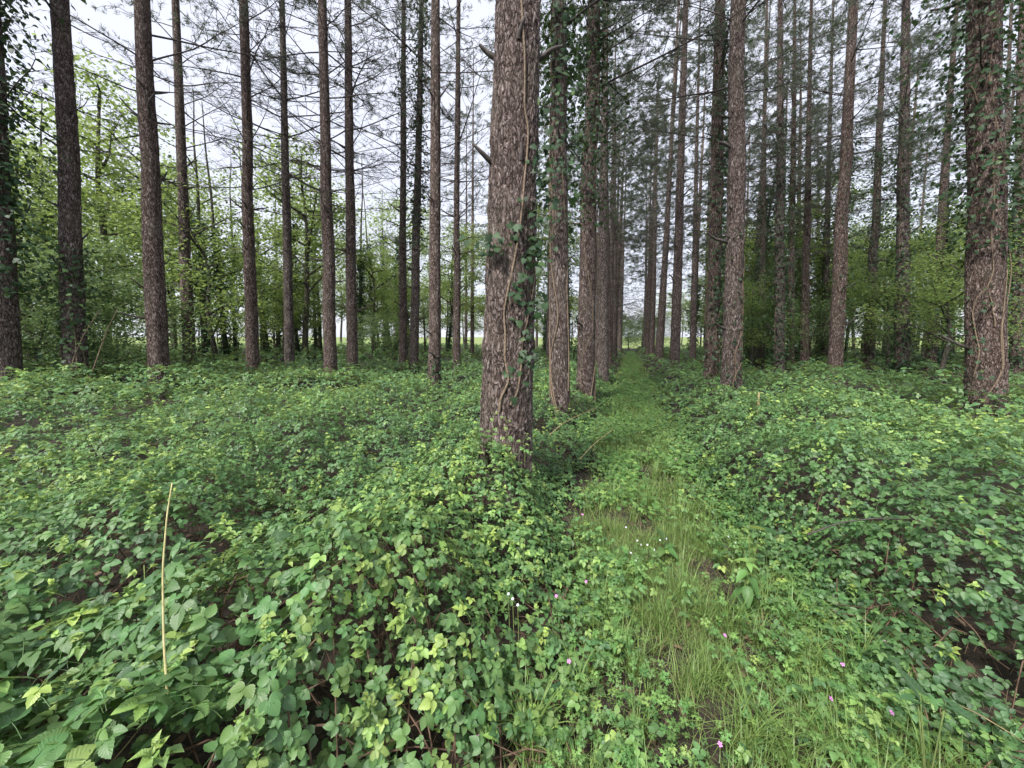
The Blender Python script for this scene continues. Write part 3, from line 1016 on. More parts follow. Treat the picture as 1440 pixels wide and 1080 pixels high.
for q in [(742, 1050, 60, .30, .0075, 'long broad-bladed grass tuft at the bottom edge, left of the path'), (815, 985, 34, .26, .006, 'arching grass tuft on the left path edge near the bottom'),
          (862, 915, 40, .24, .005, 'fine grass tuft left of the path middle'), (1062, 1040, 60, .30, .006, 'tall grass tuft at the bottom edge right of the path middle'),
          (1042, 872, 36, .22, .005, 'grass tuft round the foot of the tall upright weed'), (1000, 960, 30, .22, .0045, 'sprawling fine grass tuft on the right half of the path'),
          (885, 815, 40, .20, .0045, 'bright grass tuft below the white wildflowers'), (1128, 880, 18, .24, .004, 'thin grass tuft before the shaded right brambles')]:
    grass_tuft(*q)


def shoot(px, py0, py1, d, label, n=9, size=.030):
    """a young bramble shoot standing before something"""
    a, b = at(px, py0, d), at(px + rng.uniform(-8, 8), py1, d)
    t = thing('bramble_shoot', label, 'bramble', a)
    s_ = np.linspace(0, 1, 8)
    pts = (b - a)[None] * s_[:, None] + np.stack([wob(8, .012), wob(8, .012), 0 * s_], 1) * s_[:, None]
    mb = MB(); V, F = tube(pts, np.linspace(.003, .0015, 8), 5); mb.add(V, F)
    link('stem', mb.mesh('stem', M_GREENSTEM), t)
    for k in range(n):
        f = .15 + .85 * (k + .5) / n; p = np.array([np.interp(f, s_, pts[:, q]) for q in range(3)])
        an = k * 2.4 + rng.uniform(-.4, .4); dr = np.array((math.cos(an), math.sin(an), 0))
        V, F, U = TRI_YOUNG[k % 4] if f > .8 else TRI_HI[k % 6]
        U = U.copy(); U[:, 2] = rng.random()
        o = link('leaf', make_mesh('leaf', V, F, M_BRAMBLE, {'luv': U, 'age': np.full(len(V), .35 + .5 * f)}), t)
        R = frames(np.array([np.array((0, -.25, 1.0)) - dr * (.3 - .4 * f) + rng.normal(0, .15, 3)]), np.array([an]))[0]
        sc = size * (1.15 - .5 * f); mw = np.eye(4); mw[:3, :3] = R * sc; mw[:3, 3] = p + R[:, 1] * sc * .9 + np.array((0, 0, .25 * sc))
        o.matrix_local = Matrix(mw.tolist())


shoot(692, 650, 578, 2.75, 'young bramble shoot before the left foot of the thickest trunk', 9)
shoot(716, 655, 585, 2.72, 'leafy bramble shoot before the middle foot of the thickest trunk', 10)
shoot(738, 650, 610, 2.75, 'short bramble shoot before the right foot of the thickest trunk', 7)
shoot(664, 640, 590, 2.8, 'upright bramble shoot just left of the foot of the thickest trunk', 8)
shoot(205, 860, 800, 1.35, 'bramble shoot beside the tall pale dead cane', 8, .034)
shoot(470, 900, 838, 1.3, 'upright fresh bramble shoot in the middle of the left brambles', 8, .03)
shoot(600, 860, 800, 1.6, 'upright fresh shoot topping the bright bramble mound', 8, .03)
shoot(735, 815, 760, 1.9, 'slim upright shoot at the right flank of the bright bramble mound', 8, .03)


def broad_plant(name, px, py_top, py_base, d, label, leaves, cat='plant', stem_mat=None, mat=None, drop=0.0):
    """upright stem with single broad leaves; leaves: (height share, heading, length, tilt, age)"""
    top = at(px, py_top, d); bx, by = top[0], top[1]
    z0 = float(ground_z(bx, by)); H = top[2] - z0
    t = thing(name, label, cat, (bx, by, z0))
    s = np.linspace(0, 1, 8)
    mb = MB(); V, F = tube(np.stack([wob(8, .006), wob(8, .006), s * H], 1), np.linspace(.005, .002, 8), 6); mb.add(V, F)
    link('stem', mb.mesh('stem', stem_mat or M_GREENSTEM), t)
    for k, (hs, a, ln, tilt, age) in enumerate(leaves):
        Vv, Ff, U = leaflet(9, .27, .02, .3, .45)
        U = U.copy(); U[:, 2] = (k * .618) % 1
        me = make_mesh('leaf', Vv, Ff, mat or M_HERB, {'luv': U, 'age': np.full(len(Vv), age)})
        o = link('leaf', me, t)
        d_ = np.array((math.cos(a), math.sin(a), 0))
        Nn = np.array([math.cos(tilt) * np.array((0, 0, 1.0)) - math.sin(tilt) * d_ + rng.normal(0, .1, 3)])
        R = frames(Nn, np.array([a]))[0]
        mw = np.eye(4); mw[:3, :3] = R * ln; mw[:3, 3] = (0, 0, H * hs)
        o.matrix_local = Matrix(mw.tolist())
    return t


broad_plant('leafy_weed', 1052, 792, 880, 2.05, 'tall upright weed with pale top leaves standing at the right edge of the path',
            [(1, .2, .060, .5, .75), (1, 2.6, .065, .3, .7), (1, 4.4, .055, .2, .7), (.97, 5.6, .055, .1, .65), (.97, 1.4, .05, .6, .7), (.85, .1, .085, -.3, .45), (.84, 3.4, .08, -.2, .4), (.76, 5.2, .095, -.6, .3), (.74, 2.2, .09, -.3, .3), (.62, 1.2, .09, -.4, .25), (.60, 4.2, .10, -.5, .25),
             (.5, 2.9, .10, -.5, .2), (.47, 5.9, .10, -.7, .15), (.36, .3, .10, -.6, .15), (.34, 3.6, .10, -.6, .15), (.24, 5.0, .09, -.6, .1), (.22, 1.8, .09, -.5, .1)])
broad_plant('dock_plant', 935, 738, 800, 2.6, 'low plant with upright bluish oval leaves in the middle of the path',
            [(.5, 1.9, .11, .95, .15), (.4, 3.0, .10, .7, .1), (.3, .4, .12, .3, .25), (.3, 5.2, .11, .2, .2), (.3, 4.0, .1, .1, .15)])


def arum(px, py, d, label, leaves):
    p = at(px, py, d); z0 = float(ground_z(p[0], p[1])); t = thing('arum_plant', label, 'plant', (p[0], p[1], z0))
    H = p[2] - z0
    ol = np.array([(0, .18), (.12, -.02), (.30, -.18), (.27, .10), (.26, .35), (.14, .70), (0, 1.0), (-.14, .70), (-.26, .35), (-.27, .10), (-.30, -.18), (-.12, -.02)])
    for k, (a, tilt, ln, age, dx, dy) in enumerate(leaves):
        V = np.array([(0, .4, -.05)] + [(x, y, .10 * abs(x) * 2 - .12 * y * y) for x, y in ol])
        F = np.array([(0, 1 + i, 1 + (i + 1) % 12) for i in range(12)])
        U = np.array([(x * 3, y, k * .3) for x, y in [(0, .4)] + list(ol)])
        o = link('leaf', make_mesh('leaf', V, [F], M_IVYG, {'luv': U, 'age': np.full(13, age)}), t)
        d_ = np.array((math.cos(a), math.sin(a), 0))
        R = frames(np.array([math.cos(tilt) * np.array((0, 0, 1.0)) - math.sin(tilt) * d_]), np.array([a]))[0]
        mw = np.eye(4); mw[:3, :3] = R * ln; mw[:3, 3] = (dx, dy, H)
        o.matrix_local = Matrix(mw.tolist())
        mb = MB(); V, F = tube(np.array([(0, 0, 0), (dx * .6, dy * .6, H * .6), (dx, dy, H)]), (.0028, .0024, .002), 5); mb.add(V, F)
        link('stalk', mb.mesh('stalk', M_GREENSTEM), t)


M_IVYG = leaf_mat('arum_leaf', (0.03, 0.085, 0.035), (0.06, 0.14, 0.05), (0.32, 0.42, 0.05), (0.1, 0.16, 0.08), 0.25, 0.32, veins=True, spec=0.5)
arum(1058, 742, 2.35, 'arum with one yellowing and one dark arrow-shaped leaf at the bramble edge', [(5.2, .4, .11, .95, -.02, 0), (5.7, .1, .13, .2, .03, -.02)])
arum(1312, 985, 1.25, 'arum with glossy dark arrow-shaped leaves at the bottom right', [(1.9, .7, .085, .25, -.02, .02), (5.4, -.1, .09, .2, .03, -.01), (3.2, .3, .07, .3, -.05, 0)])

# ------------------------------------------------------------------ single canes and sticks
def cane(name, label, cat, pix, rad, mat=M_STRAW, sides=6):
    """a stem through photo points (px, py, depth)"""
    P = np.array([at(*p) for p in pix])
    s = np.linspace(0, len(P) - 1, len(P) * 4)
    Q = np.stack([np.interp(s, np.arange(len(P)), P[:, k]) for k in range(3)], 1)
    Q[1:-1] = (Q[:-2] + 2 * Q[1:-1] + Q[2:]) / 4
    Q += np.stack([wob(len(Q), .002) for _ in range(3)], 1)
    base = Q[0].copy()
    V, F = tube(Q - base, np.linspace(rad, rad * .55, len(Q)), sides)
    mb = MB(); mb.add(V, F)
    return thing(name, label, cat, base, me=mb.mesh(name, mat))


cane('dead_cane', 'tall pale upright dead cane standing in the left brambles', 'cane', [(237, 975, 1.02), (231, 905, 1.05), (229, 800, 1.10), (235, 725, 1.14), (243, 678, 1.18)], .0032, plain_mat('pale_cane', (0.34, 0.31, 0.13), (0.55, 0.50, 0.26), 40))
cane('dead_cane', 'thin dry cane leaning in the dark hollow beside the tall pale cane', 'cane', [(186, 958, 1.30), (189, 900, 1.32), (192, 862, 1.33)], .003, M_CANE)
cane('dead_cane', 'short dry cane at the left of the dark hollow', 'cane', [(144, 965, 1.30), (146, 930, 1.32), (144, 905, 1.33)], .003, M_CANE)
cane('dead_cane', 'straw-coloured cane slanting across the bottom left bramble leaves', 'cane', [(150, 1078, .95), (176, 1048, .98), (200, 1020, 1.0), (208, 985, 1.03)], .002, M_STRAW)
cane('dead_cane', 'long dry cane arching low beside the path behind the thickest trunk', 'cane', [(772, 612, 4.3), (790, 596, 4.5), (815, 583, 4.8), (840, 573, 5.1)], .006, M_STRAW)
cane('dead_cane', 'dry cane arching from the ground at the left path edge near the second trunk', 'cane', [(815, 646, 3.9), (838, 622, 4.1), (862, 604, 4.4)], .005, M_STRAW)
cane('dead_cane', 'curved dry cane in the shaded gap of the right brambles', 'cane', [(1284, 858, 1.9), (1282, 830, 1.92), (1290, 805, 1.95), (1300, 795, 2.0)], .0035, M_CANE)
cane('dead_cane', 'dry horizontal cane under the overhanging right brambles', 'cane', [(1240, 868, 1.85), (1275, 858, 1.88), (1310, 856, 1.9)], .0035, M_CANE)
cane('dead_cane', 'straw stem slanting across the bottom right bramble leaves', 'cane', [(1335, 985, 1.3), (1375, 1003, 1.2), (1420, 1030, 1.12), (1440, 1042, 1.08)], .0022, M_STRAW)
cane('dead_cane', 'brown stem slanting over the brambles right of the path', 'cane', [(1345, 860, 1.6), (1372, 890, 1.5), (1395, 925, 1.4), (1420, 940, 1.3)], .0026, M_CANE)
cane('fallen_twig', 'small fallen twig lying on the trodden grass at the bottom of the path', 'twig', [(866, 1000, 1.5), (880, 990, 1.52), (890, 981, 1.55)], .0035, M_CANE)
cane('stake', 'short pale broken stake standing in the brambles right of the path', 'stake', [(1066, 585, 5.2), (1066.5, 568, 5.2), (1067, 553, 5.2)], .022, M_STRAW, 8)
cane('bramble_cane', 'dark bramble cane arching over the right clump beside the path', 'cane', [(1135, 752, 2.0), (1180, 735, 2.0), (1235, 728, 2.0), (1290, 732, 1.95), (1350, 760, 1.85), (1400, 800, 1.75)], .004, M_DEAD)

# ------------------------------------------------------------------ pine parts
def make_branch(seed, L=2.2, needles=0, detail=True, r0=.016):
    r = np.random.default_rng(seed)
    mb = MB()
    n = 9; s = np.linspace(0, 1, n)
    rise = r.uniform(-.15, .35)
    main = np.stack([s * L * .95, wob(n, .10 * L * .4, 3, r) * s, rise * L * s ** 1.5 * .6 + wob(n, .05 * L * .4, 3, r) * s], 1)
    V, F = tube(main, r0 * (1 - .82 * s), 5 if detail else 3)
    mb.add(V, F)
    nt = r.integers(11, 18)
    tips = []
    for k in range(nt):
        f = r.uniform(.22, .98); i = f * (n - 1); a = int(min(i, n - 2)); p = main[a] + (main[a + 1] - main[a]) * (i - a)
        sd = 1 if k % 2 else -1
        ln = L * r.uniform(.14, .36) * (1.15 - f * .6)
        d = np.array((r.uniform(.35, .9), sd * r.uniform(.5, 1), r.uniform(-.25, .55))); d /= np.linalg.norm(d)
        m = 5; q = np.linspace(0, 1, m)
        tw = p + d * ln * q[:, None] + np.stack([wob(m, .03, 2, r), wob(m, .03, 2, r), wob(m, .03, 2, r) + .08 * ln * q], 1) * q[:, None]
        V, F = tube(tw, r0 * .34 * (1 - .6 * q), 3); mb.add(V, F)
        tips.append((tw[-1], d))
        for j in range(r.integers(2, 5)):
            g = r.uniform(.3, .95); b = tw[int(g * (m - 1))]
            d2 = d + r.normal(0, .6, 3); d2 /= np.linalg.norm(d2)
            e = b + d2 * ln * r.uniform(.25, .5)
            V, F = tube(np.array([b, (b + e) / 2 + r.normal(0, .01, 3), e]), (r0 * .2, r0 * .17, r0 * .12), 3); mb.add(V, F)
            tips.append((e, d2))
    tips.append((main[-1], np.array((1.0, 0, .2))))
    for p, d in tips:
        if r.random() < needles:
            tuft(mb, r, p, d, 18, .10, .0048, .2)
    return mb.mesh('branch', [M_DEAD, M_NEEDLE])


def tuft(mb, r, p, d, n=11, L=.085, W=.0042, back=.14):
    """a spray of needles round the last stretch of a twig"""
    b = p - d * back * r.random(n)[:, None]
    v = d[None] * .55 + r.normal(0, .62, (n, 3)); v /= np.linalg.norm(v, axis=1)[:, None]
    ln = L * r.uniform(.7, 1.25, n)
    sd = np.cross(v, r.normal(0, 1, (n, 3))); sd /= np.linalg.norm(sd, axis=1)[:, None] + 1e-9
    V = np.stack([b - sd * W, b + sd * W, b + v * ln[:, None]], 1).reshape(-1, 3)
    F = np.arange(3 * n).reshape(n, 3)
    rn = r.random()
    mb.add(V, [F], 1, luv=np.tile((0, 0, rn), (3 * n, 1)), age=np.full(3 * n, r.uniform(.2, .8)))


def make_crown(seed, H=10.0, R=2.3, nb=46, needles=.8, nl=.10, nw=.0050, more=0, tw=0):
    """live top of a pine: whorled branches with needle sprays"""
    r = np.random.default_rng(seed)
    mb = MB()
    for k in range(nb):
        f = (k + r.random()) / nb
        z = H * f ** .95
        a = k * 2.4 + r.uniform(-.5, .5)
        L = R * (1.0 - .72 * f) * r.uniform(.7, 1.15) * (.75 + .25 * min(1, f * 6))
        ca, sa = math.cos(a), math.sin(a)
        n = 6; s = np.linspace(0, 1, n)
        rise = r.uniform(-.05, .35) + .5 * f
        x = s * L; yy = wob(n, .10 * L, 2, r) * s; zz = rise * L * s * .7 + wob(n, .05, 2, r) * s
        main = np.stack([x * ca - yy * sa, x * sa + yy * ca, z + zz], 1)
        V, F = tube(main, .016 * (1.1 - f * .6) * (1 - .8 * s), 3); mb.add(V, F)
        for j in range(tw or int(6 + 5 * (1 - f))):
            g = r.uniform(.25, 1); i = g * (n - 1); q = int(min(i, n - 2)); p = main[q] + (main[q + 1] - main[q]) * (i - q)
            th = a + (1 if j % 2 else -1) * r.uniform(.3, 1.1)
            d = np.array((math.cos(th), math.sin(th), r.uniform(-.1, .55))); d /= np.linalg.norm(d)
            ln = L * r.uniform(.14, .34)
            e = p + d * ln
            V, F = tube(np.array([p, (p + e) / 2 + r.normal(0, .015, 3), e]), (.005, .004, .0025), 3, False); mb.add(V, F)
            m = r.integers(2, 5) + more // 2
            for t in range(m):
                if r.random() < needles:
                    pp = p + (e - p) * (.45 + .55 * (t + 1) / m) + r.normal(0, .05, 3) * (t < m - 1)
                    dd = d + r.normal(0, .45, 3); dd /= np.linalg.norm(dd)
                    tuft(mb, r, pp + dd * .06, dd, 22 if tw else 12, nl, nw, .22 if tw else .12)
    return mb.mesh('crown', [M_DEAD, M_NEEDLE])


BR_DEAD = [make_branch(100 + k, 1.6 + .2 * k, 0, True, .015 + .001 * k) for k in range(8)]
BR_LIVE = [make_branch(130 + k, 1.6 + .25 * k, .7, True, .014) for k in range(6)]
CROWNS = [make_crown(200 + k, 11.0 + k * .4, 2.3 + .12 * k, 52, .75, .12, .0068) for k in range(4)]
FAR_CROWNS = [make_crown(240 + k, 13.0 + k * .4, 2.3 + .15 * k, 50, .74, .17, .0095, 0, 5) for k in range(5)]


def make_stub(seed, L=.16, r0=.016):
    r = np.random.default_rng(seed); n = 5; s = np.linspace(0, 1, n)
    P = np.stack([s * L, wob(n, .03, 2, r) * s, s ** 1.4 * L * r.uniform(.05, .45)], 1)
    mb = MB(); V, F = tube(P, r0 * (1.25 - .75 * s), 6); mb.add(V, F)
    return mb.mesh('branch_stub', M_DEAD)


STUBS = [make_stub(300 + k, .07 + .035 * k, .012 + .0015 * (k % 3)) for k in range(6)]


def trunk_mesh(r_at1, H, seed, sides=20, dz=.12, fine_to=6.0, mat=None, whorl=.55, lean=(0, 0), flare=.20):
    """tapering bole, butt flare, swollen branch whorls, slight sweep. r_at1: radius at one metre. Local z is height over soil"""
    r = np.random.default_rng(seed)
    z = np.concatenate([np.arange(-.25, fine_to, dz), np.arange(fine_to, H, max(dz, .5)), [H]])
    taper = np.clip(1 - .86 * z / H, .03, None) / (1 - .86 / H)
    rad = r_at1 * taper * (1 + flare * np.exp(-np.clip(z, 0, None) / .22))
    ph = r.uniform(0, whorl)
    rad = rad * (1 + (.03 if sides > 60 else .08) * np.exp(-(((z - ph) % whorl - whorl / 2) / .05) ** 2) * (z > 1.2))
    kx = wob(len(z), .016, 6, r) * sstep(0.5, 5, z); ky = wob(len(z), .016, 6, r) * sstep(.5, 5, z)
    cx = lean[0] * z + kx; cy = lean[1] * z + ky
    th = np.arange(sides) * 2 * PI / sides
    o = r.uniform(0, 50)
    lump = 1 + .10 * (vnoise(o + np.cos(th)[None] * 1.3 + 0 * z[:, None], z[:, None] * .8 + np.sin(th)[None] * 1.3 + o) - .5) + .07 * (vnoise(o + th[None] * 3, z[:, None] * 5 + o) - .5)
    lump = lump + (.10 * np.cos(th * 5 + o)[None] * np.exp(-np.clip(z, 0, None) / .25)[:, None])
    V = np.stack([cx[:, None] + rad[:, None] * lump * np.cos(th)[None], cy[:, None] + rad[:, None] * lump * np.sin(th)[None], z[:, None] + 0 * th[None]], -1)
    n = len(z)
    i = np.arange(n - 1)[:, None] * sides; j = np.arange(sides)[None]; jn = (j + 1) % sides
    F = np.stack([i + j, i + jn, i + sides + jn, i + sides + j], -1).reshape(-1, 4)
    me = make_mesh('trunk', V.reshape(-1, 3), [F], mat or M_BARK)
    axis = (lambda zz: np.array((np.interp(zz, z, cx), np.interp(zz, z, cy), zz)))
    radius = (lambda zz: float(np.interp(zz, z, rad)))
    return me, axis, radius, ph


PINE_LOG = []


def rotz_mat(a, tilt=0.0, s=1.0):
    return np.array(Matrix.Rotation(a, 3, 'Z') @ Matrix.Rotation(-tilt, 3, 'Y')) * s


def put(o, p, R=None):
    mw = np.eye(4)
    if R is not None:
        mw[:3, :3] = R
    mw[:3, 3] = p
    o.matrix_local = Matrix(mw.tolist())


def pine(px, py, pxt, wpx, D, label, seed, H=19.0, dead=(2.4, 8.5), live_from=6.8, nbr=2.4, live=0.12, near=False, sides=20, stubs=14, group='pines', crown=True, mat=None):
    """a pine whose bole shows at photo point (px, py) with a width of wpx pixels and leaves the picture at (pxt, 0)"""
    d = D * FPX / wpx * math.hypot(1, (px - 720) / FPX)
    b = at(px, py, d)
    tt = at(pxt, 0, 1.0) - np.array((0, 0, CAM_H)); top = np.array((0, 0, CAM_H)) + tt * (b[1] / tt[1])
    ax = (top - b) / (top[2] - b[2])
    gz = b[2]
    base = b.copy()
    for _ in range(3):
        gz = float(ground_z(base[0], base[1])); base = b + ax * (gz - b[2])
    t = thing('pine_tree', label, 'tree', (base[0], base[1], gz), group)
    dz = (.013 if d < 4 else .020) if near else (.05 if d < 7 else .10)
    if near:
        sides = 150 if d < 4 else 100
    me, axis, radius, ph = trunk_mesh(D / 2, H, seed, sides, dz, 5.2 if near else 7.0, M_BARK_NEAR if near else (mat or M_BARK), lean=(ax[0], ax[1]), flare=.12 if near else .18)
    link('trunk', me, t)
    r = np.random.default_rng(seed + 999)
    if nbr > 0:
        z = dead[0] + (ph - dead[0]) % .55 + .275
        while z < dead[1]:
            k = r.poisson(nbr)
            a0 = r.uniform(0, 6.3)
            for j in range(k):
                a = a0 + 2 * PI * j / max(k, 1) + r.uniform(-.4, .4)
                src = BR_LIVE[r.integers(0, 6)] if r.random() < live + (.5 if live > 0 else .2) * sstep(5.5, 9, z) else BR_DEAD[r.integers(0, 8)]
                grow = sstep(2.2, 6.5, z) * .78 + .22
                o = link('branch', src, t)
                put(o, axis(z + r.uniform(-.04, .04)) + np.array((math.cos(a), math.sin(a), 0)) * radius(z) * .8, rotz_mat(a, r.uniform(-.15, .35), r.uniform(.65, 1.15) * grow))
            z += .55
    for k in range(stubs):
        z = r.uniform(.9, 6.5); z = z - ((z - ph) % .55) + .275 + r.uniform(-.04, .04)
        a = r.uniform(0, 6.3)
        o = link('branch_stub', STUBS[r.integers(0, 6)], t)
        put(o, axis(z) + np.array((math.cos(a), math.sin(a), 0)) * radius(z) * .9, rotz_mat(a, r.uniform(-.1, .7), r.uniform(.7, 1.8)))
    if crown:
        c = link('crown', CROWNS[seed % 4], t, kind='stuff')
        put(c, axis(live_from), rotz_mat(r.uniform(0, 6.3), 0, (H - live_from + .4) / 11.6))
    info = dict(base=base, axis=lambda z, f=axis, o=np.array((base[0], base[1], gz)): f(z) + o, radius=radius, d=d, gz=gz, obj=t)
    PINE_LOG.append(info)
    return info


# (px, py, px at top edge, width px, diameter, label, extras)
PX = [
    (8, 490, -14, 46, .34, 'pine trunk cut by the left edge, its upper part wrapped in dark ivy', dict(stubs=6, nbr=1.2)),
    (108, 545, 84, 37, .33, 'second trunk from the left edge, with ivy and a leafy elder round its foot', dict(stubs=12, nbr=1.0)),
    (224, 526, 199, 32, .34, 'thick bare pine with short broken branch stubs, third trunk from the left edge', dict(stubs=22, nbr=1.0, dead=(1.8, 8.5))),
    (267, 514, 248, 19, .30, 'slim pine just behind and right of the stub-studded third trunk', dict(nbr=2.6)),
    (356, 524, 341, 19, .30, 'straight pine with a pale upper bole, fifth trunk from the left edge', dict(nbr=3.8, dead=(1.5, 8.8))),
    (407, 511, 396, 14.5, .27, 'thin pine with a pale bole, sixth trunk from the left edge', dict(nbr=3.8, dead=(1.5, 8.8))),
    (465, 534, 453, 19, .31, 'bare pine whose foot reaches lowest among the slim trunks left of centre', dict(nbr=3.8, dead=(1.5, 8.8))),
    (496, 514, 488, 16, .30, 'dark pine close to the right of the bare slim trunk left of centre', dict(nbr=3.8, dead=(1.5, 8.8))),
    (567, 510, 567, 11.5, .28, 'slender pine, the left of a close pair left of the thickest trunk', dict(nbr=3.8, dead=(1.5, 8.8))),
    (582, 512, 592, 13, .30, 'slightly leaning pine of the close pair, ivy in its upper half', dict(nbr=1.6)),
    (611, 545, 612, 17.5, .27, 'reddish pine with a dark leafy foot, second left of the thickest trunk', dict(nbr=1.8)),
    (642, 520, 645, 10.5, .24, 'very slim pine immediately left of the thickest trunk', dict(nbr=3.8, dead=(1.5, 8.8))),
    (712, 618, 727, 70, .42, 'thickest trunk in the photo, rough red-brown bark with two pale ivy stems on it', dict(near=True, stubs=0, nbr=0)),
    (788, 558, 783, 27, .29, 'pine directly right of the thickest trunk, ivy hiding its upper bole', dict(nbr=1.0, stubs=6)),
    (823, 540, 834, 25, .38, 'pine second right of the thickest trunk, with a thin vine looping down its side', dict(nbr=1.4, stubs=6)),
    (848, 521, 851, 15, .32, 'third pine along the left row of the path', dict(nbr=2.0, live=.3)),
    (948, 521, 965, 14.5, .33, 'slim pine right of the far end of the path, leaning a little to the right', dict(nbr=1.8, live=.3)),
    (1000, 529, 1013, 21, .33, 'ivy-dressed pine tucked just left of the bare trunk on the path\'s right side', dict(nbr=1.6)),
    (1027, 563, 1041, 29, .34, 'bare brown pine nearest the path on its right side, pale scar at its foot', dict(nbr=1.7, stubs=22, dead=(1.8, 8.5))),
    (1096, 514, 1097, 15.5, .32, 'dark ivy-streaked pine, left one of a pair right of the bare path-side trunk', dict(nbr=1.8, live=.4)),
    (1112, 507, 1117, 11.5, .29, 'thin pine, right one of the pair right of the bare path-side trunk', dict(nbr=2.0, live=.4)),
    (1174, 519, 1201, 22, .36, 'brown pine leaning slightly right, ivy tuft at its foot, midway on the right', dict(nbr=1.3, live=.4)),
    (1223, 492, 1245, 16, .34, 'paler leaning pine with ivy leaves along it, behind the right-hand trunks', dict(nbr=1.6, live=.5)),
    (1268, 522, 1272, 23, .36, 'dark straight pine with ivy at its foot, next left of the leaning pale trunk', dict(nbr=1.6, live=.4)),
    (1310, 492, 1347, 17, .34, 'pale trunk leaning right, between the dark straight pine and the ivy-laced thick one', dict(nbr=1.2, live=.4)),
    (1386, 572, 1389, 62, .41, 'thick trunk near the right edge laced with pale ivy stems', dict(near=True, stubs=5, nbr=.4)),
    (1432, 505, 1440, 26, .36, 'dark pine half cut off by the right edge', dict(nbr=1.0)),
    (1070, 506, 1078, 10.5, .28, 'thin dark trunk behind and right of the bare path-side pine', dict(nbr=1.8, live=.5)),
    (1131, 500, 1141, 13, .33, 'pale brown pine seen in the gap between the pair and the leaning brown pine', dict(nbr=2.0, live=.6)),
    (1160, 500, 1172, 11, .30, 'thin ivy-grown trunk just left of the leaning brown pine', dict(nbr=2.0, live=.6)),
    (974, 507, 984, 9.5, .30, 'slim pine in the far right row, between the leaning one and the ivy-dressed one', dict(nbr=2.0, live=.5)),
    (664, 505, 666, 5.6, .25, 'far slim pine glimpsed in the bright gap left of the thickest trunk', dict(nbr=2.4, live=.4)),
    (655, 500, 657, 4.2, .24, 'thinnest far pine in the bright gap left of the thickest trunk', dict(nbr=2.4, live=.4)),
]
TREES = []
for k, (px, py, pt, w, D, lab, kw) in enumerate(PX):
    if k < 12:
        kw = dict(kw, live=0.0, live_from=8.4)
    TREES.append(pine(px, py, pt, w, D, lab, 1000 + k * 7, H=18 + (k * 37 % 30) / 10, group='pines near enough to tell apart', **kw))

# far pines: rows of one bole mesh each, crowns and dead whorls shared
FAR_TRUNK = []
for k in range(4):
    me, axis, radius, ph = trunk_mesh(.155, 19, 2000 + k, 10, .25, 8)
    FAR_TRUNK.append((me, axis))


def far_whorls(seed):
    r = np.random.default_rng(seed)
    mb = MB()
    for k in range(34):
        z = r.uniform(2.2, 9); a = r.uniform(0, 6.3); L = r.uniform(.9, 2.3)
        d = np.array((math.cos(a), math.sin(a), r.uniform(-.1, .35)))
        p0 = np.array((0, 0, z)); p1 = p0 + d * L * .5 + r.normal(0, .05, 3); p2 = p0 + d * L + r.normal(0, .12, 3)
        V, F = tube(np.array([p0, p1, p2]), (.013, .009, .004), 3); mb.add(V, F)
        for j in range(6):
            q = p0 + (p2 - p0) * r.uniform(.3, 1); e = q + (d * .5 + r.normal(0, .6, 3)) * L * .22
            V, F = tube(np.array([q, e]), (.005, .003), 3, False); mb.add(V, F)
            if r.random() < .4 + .5 * (z > 5):
                dd = e - q; dd /= np.linalg.norm(dd); tuft(mb, r, e, dd, 11, .11, .0065, .16)
    return mb.mesh('dead_branches', [M_DEAD, M_NEEDLE])


WHORLS = [far_whorls(2100 + k) for k in range(4)]


GAPPED = []


def far_pine(x, y, D, label, group, seed, lean=(0, 0)):
    r = np.random.default_rng(seed)
    gz = float(ground_z(x, y))
    t = thing('pine_tree', label, 'tree', (x, y, gz), group)
    k = seed % 4
    s = D / .31
    for nm, me, kw in (('trunk', FAR_TRUNK[k][0], {}), ('dead_branches', WHORLS[(seed // 3) % 4], dict(kind='stuff')), ('crown', FAR_CROWNS[(seed // 2) % 5], dict(kind='stuff'))):
        o = link(nm, me, t, **kw)
        a = r.uniform(0, 6.3)
        if nm == 'trunk':
            o.matrix_local = Matrix.Rotation(a, 4, 'Z') @ Matrix.Diagonal((s, s, 1, 1))
        elif nm == 'crown':
            o.matrix_local = Matrix.Translation(Vector(FAR_TRUNK[k][1](8)) * 1.0 if False else Vector((0, 0, r.uniform(5.2, 8.4)))) @ Matrix.Rotation(a, 4, 'Z')
        else:
            o.matrix_local = Matrix.Rotation(a, 4, 'Z')
    t.rotation_euler = (r.normal(0, .016) + lean[1], r.normal(0, .024) + lean[0], 0)
    GAPPED.append((t, 'distant pine'))
    return t


seed = 3000
taken = [i['base'][:2] for i in TREES]


def free(x, y, dmin):
    return all((x - a) ** 2 + (y - b) ** 2 > dmin * dmin for a, b in taken)


def ok_place(x, y, dmin=1.6):
    """in view and not on top of another tree"""
    return -40 < float(to_px(np.array((x, y, 1.0)))[0]) < 1480 and free(x, y, dmin)


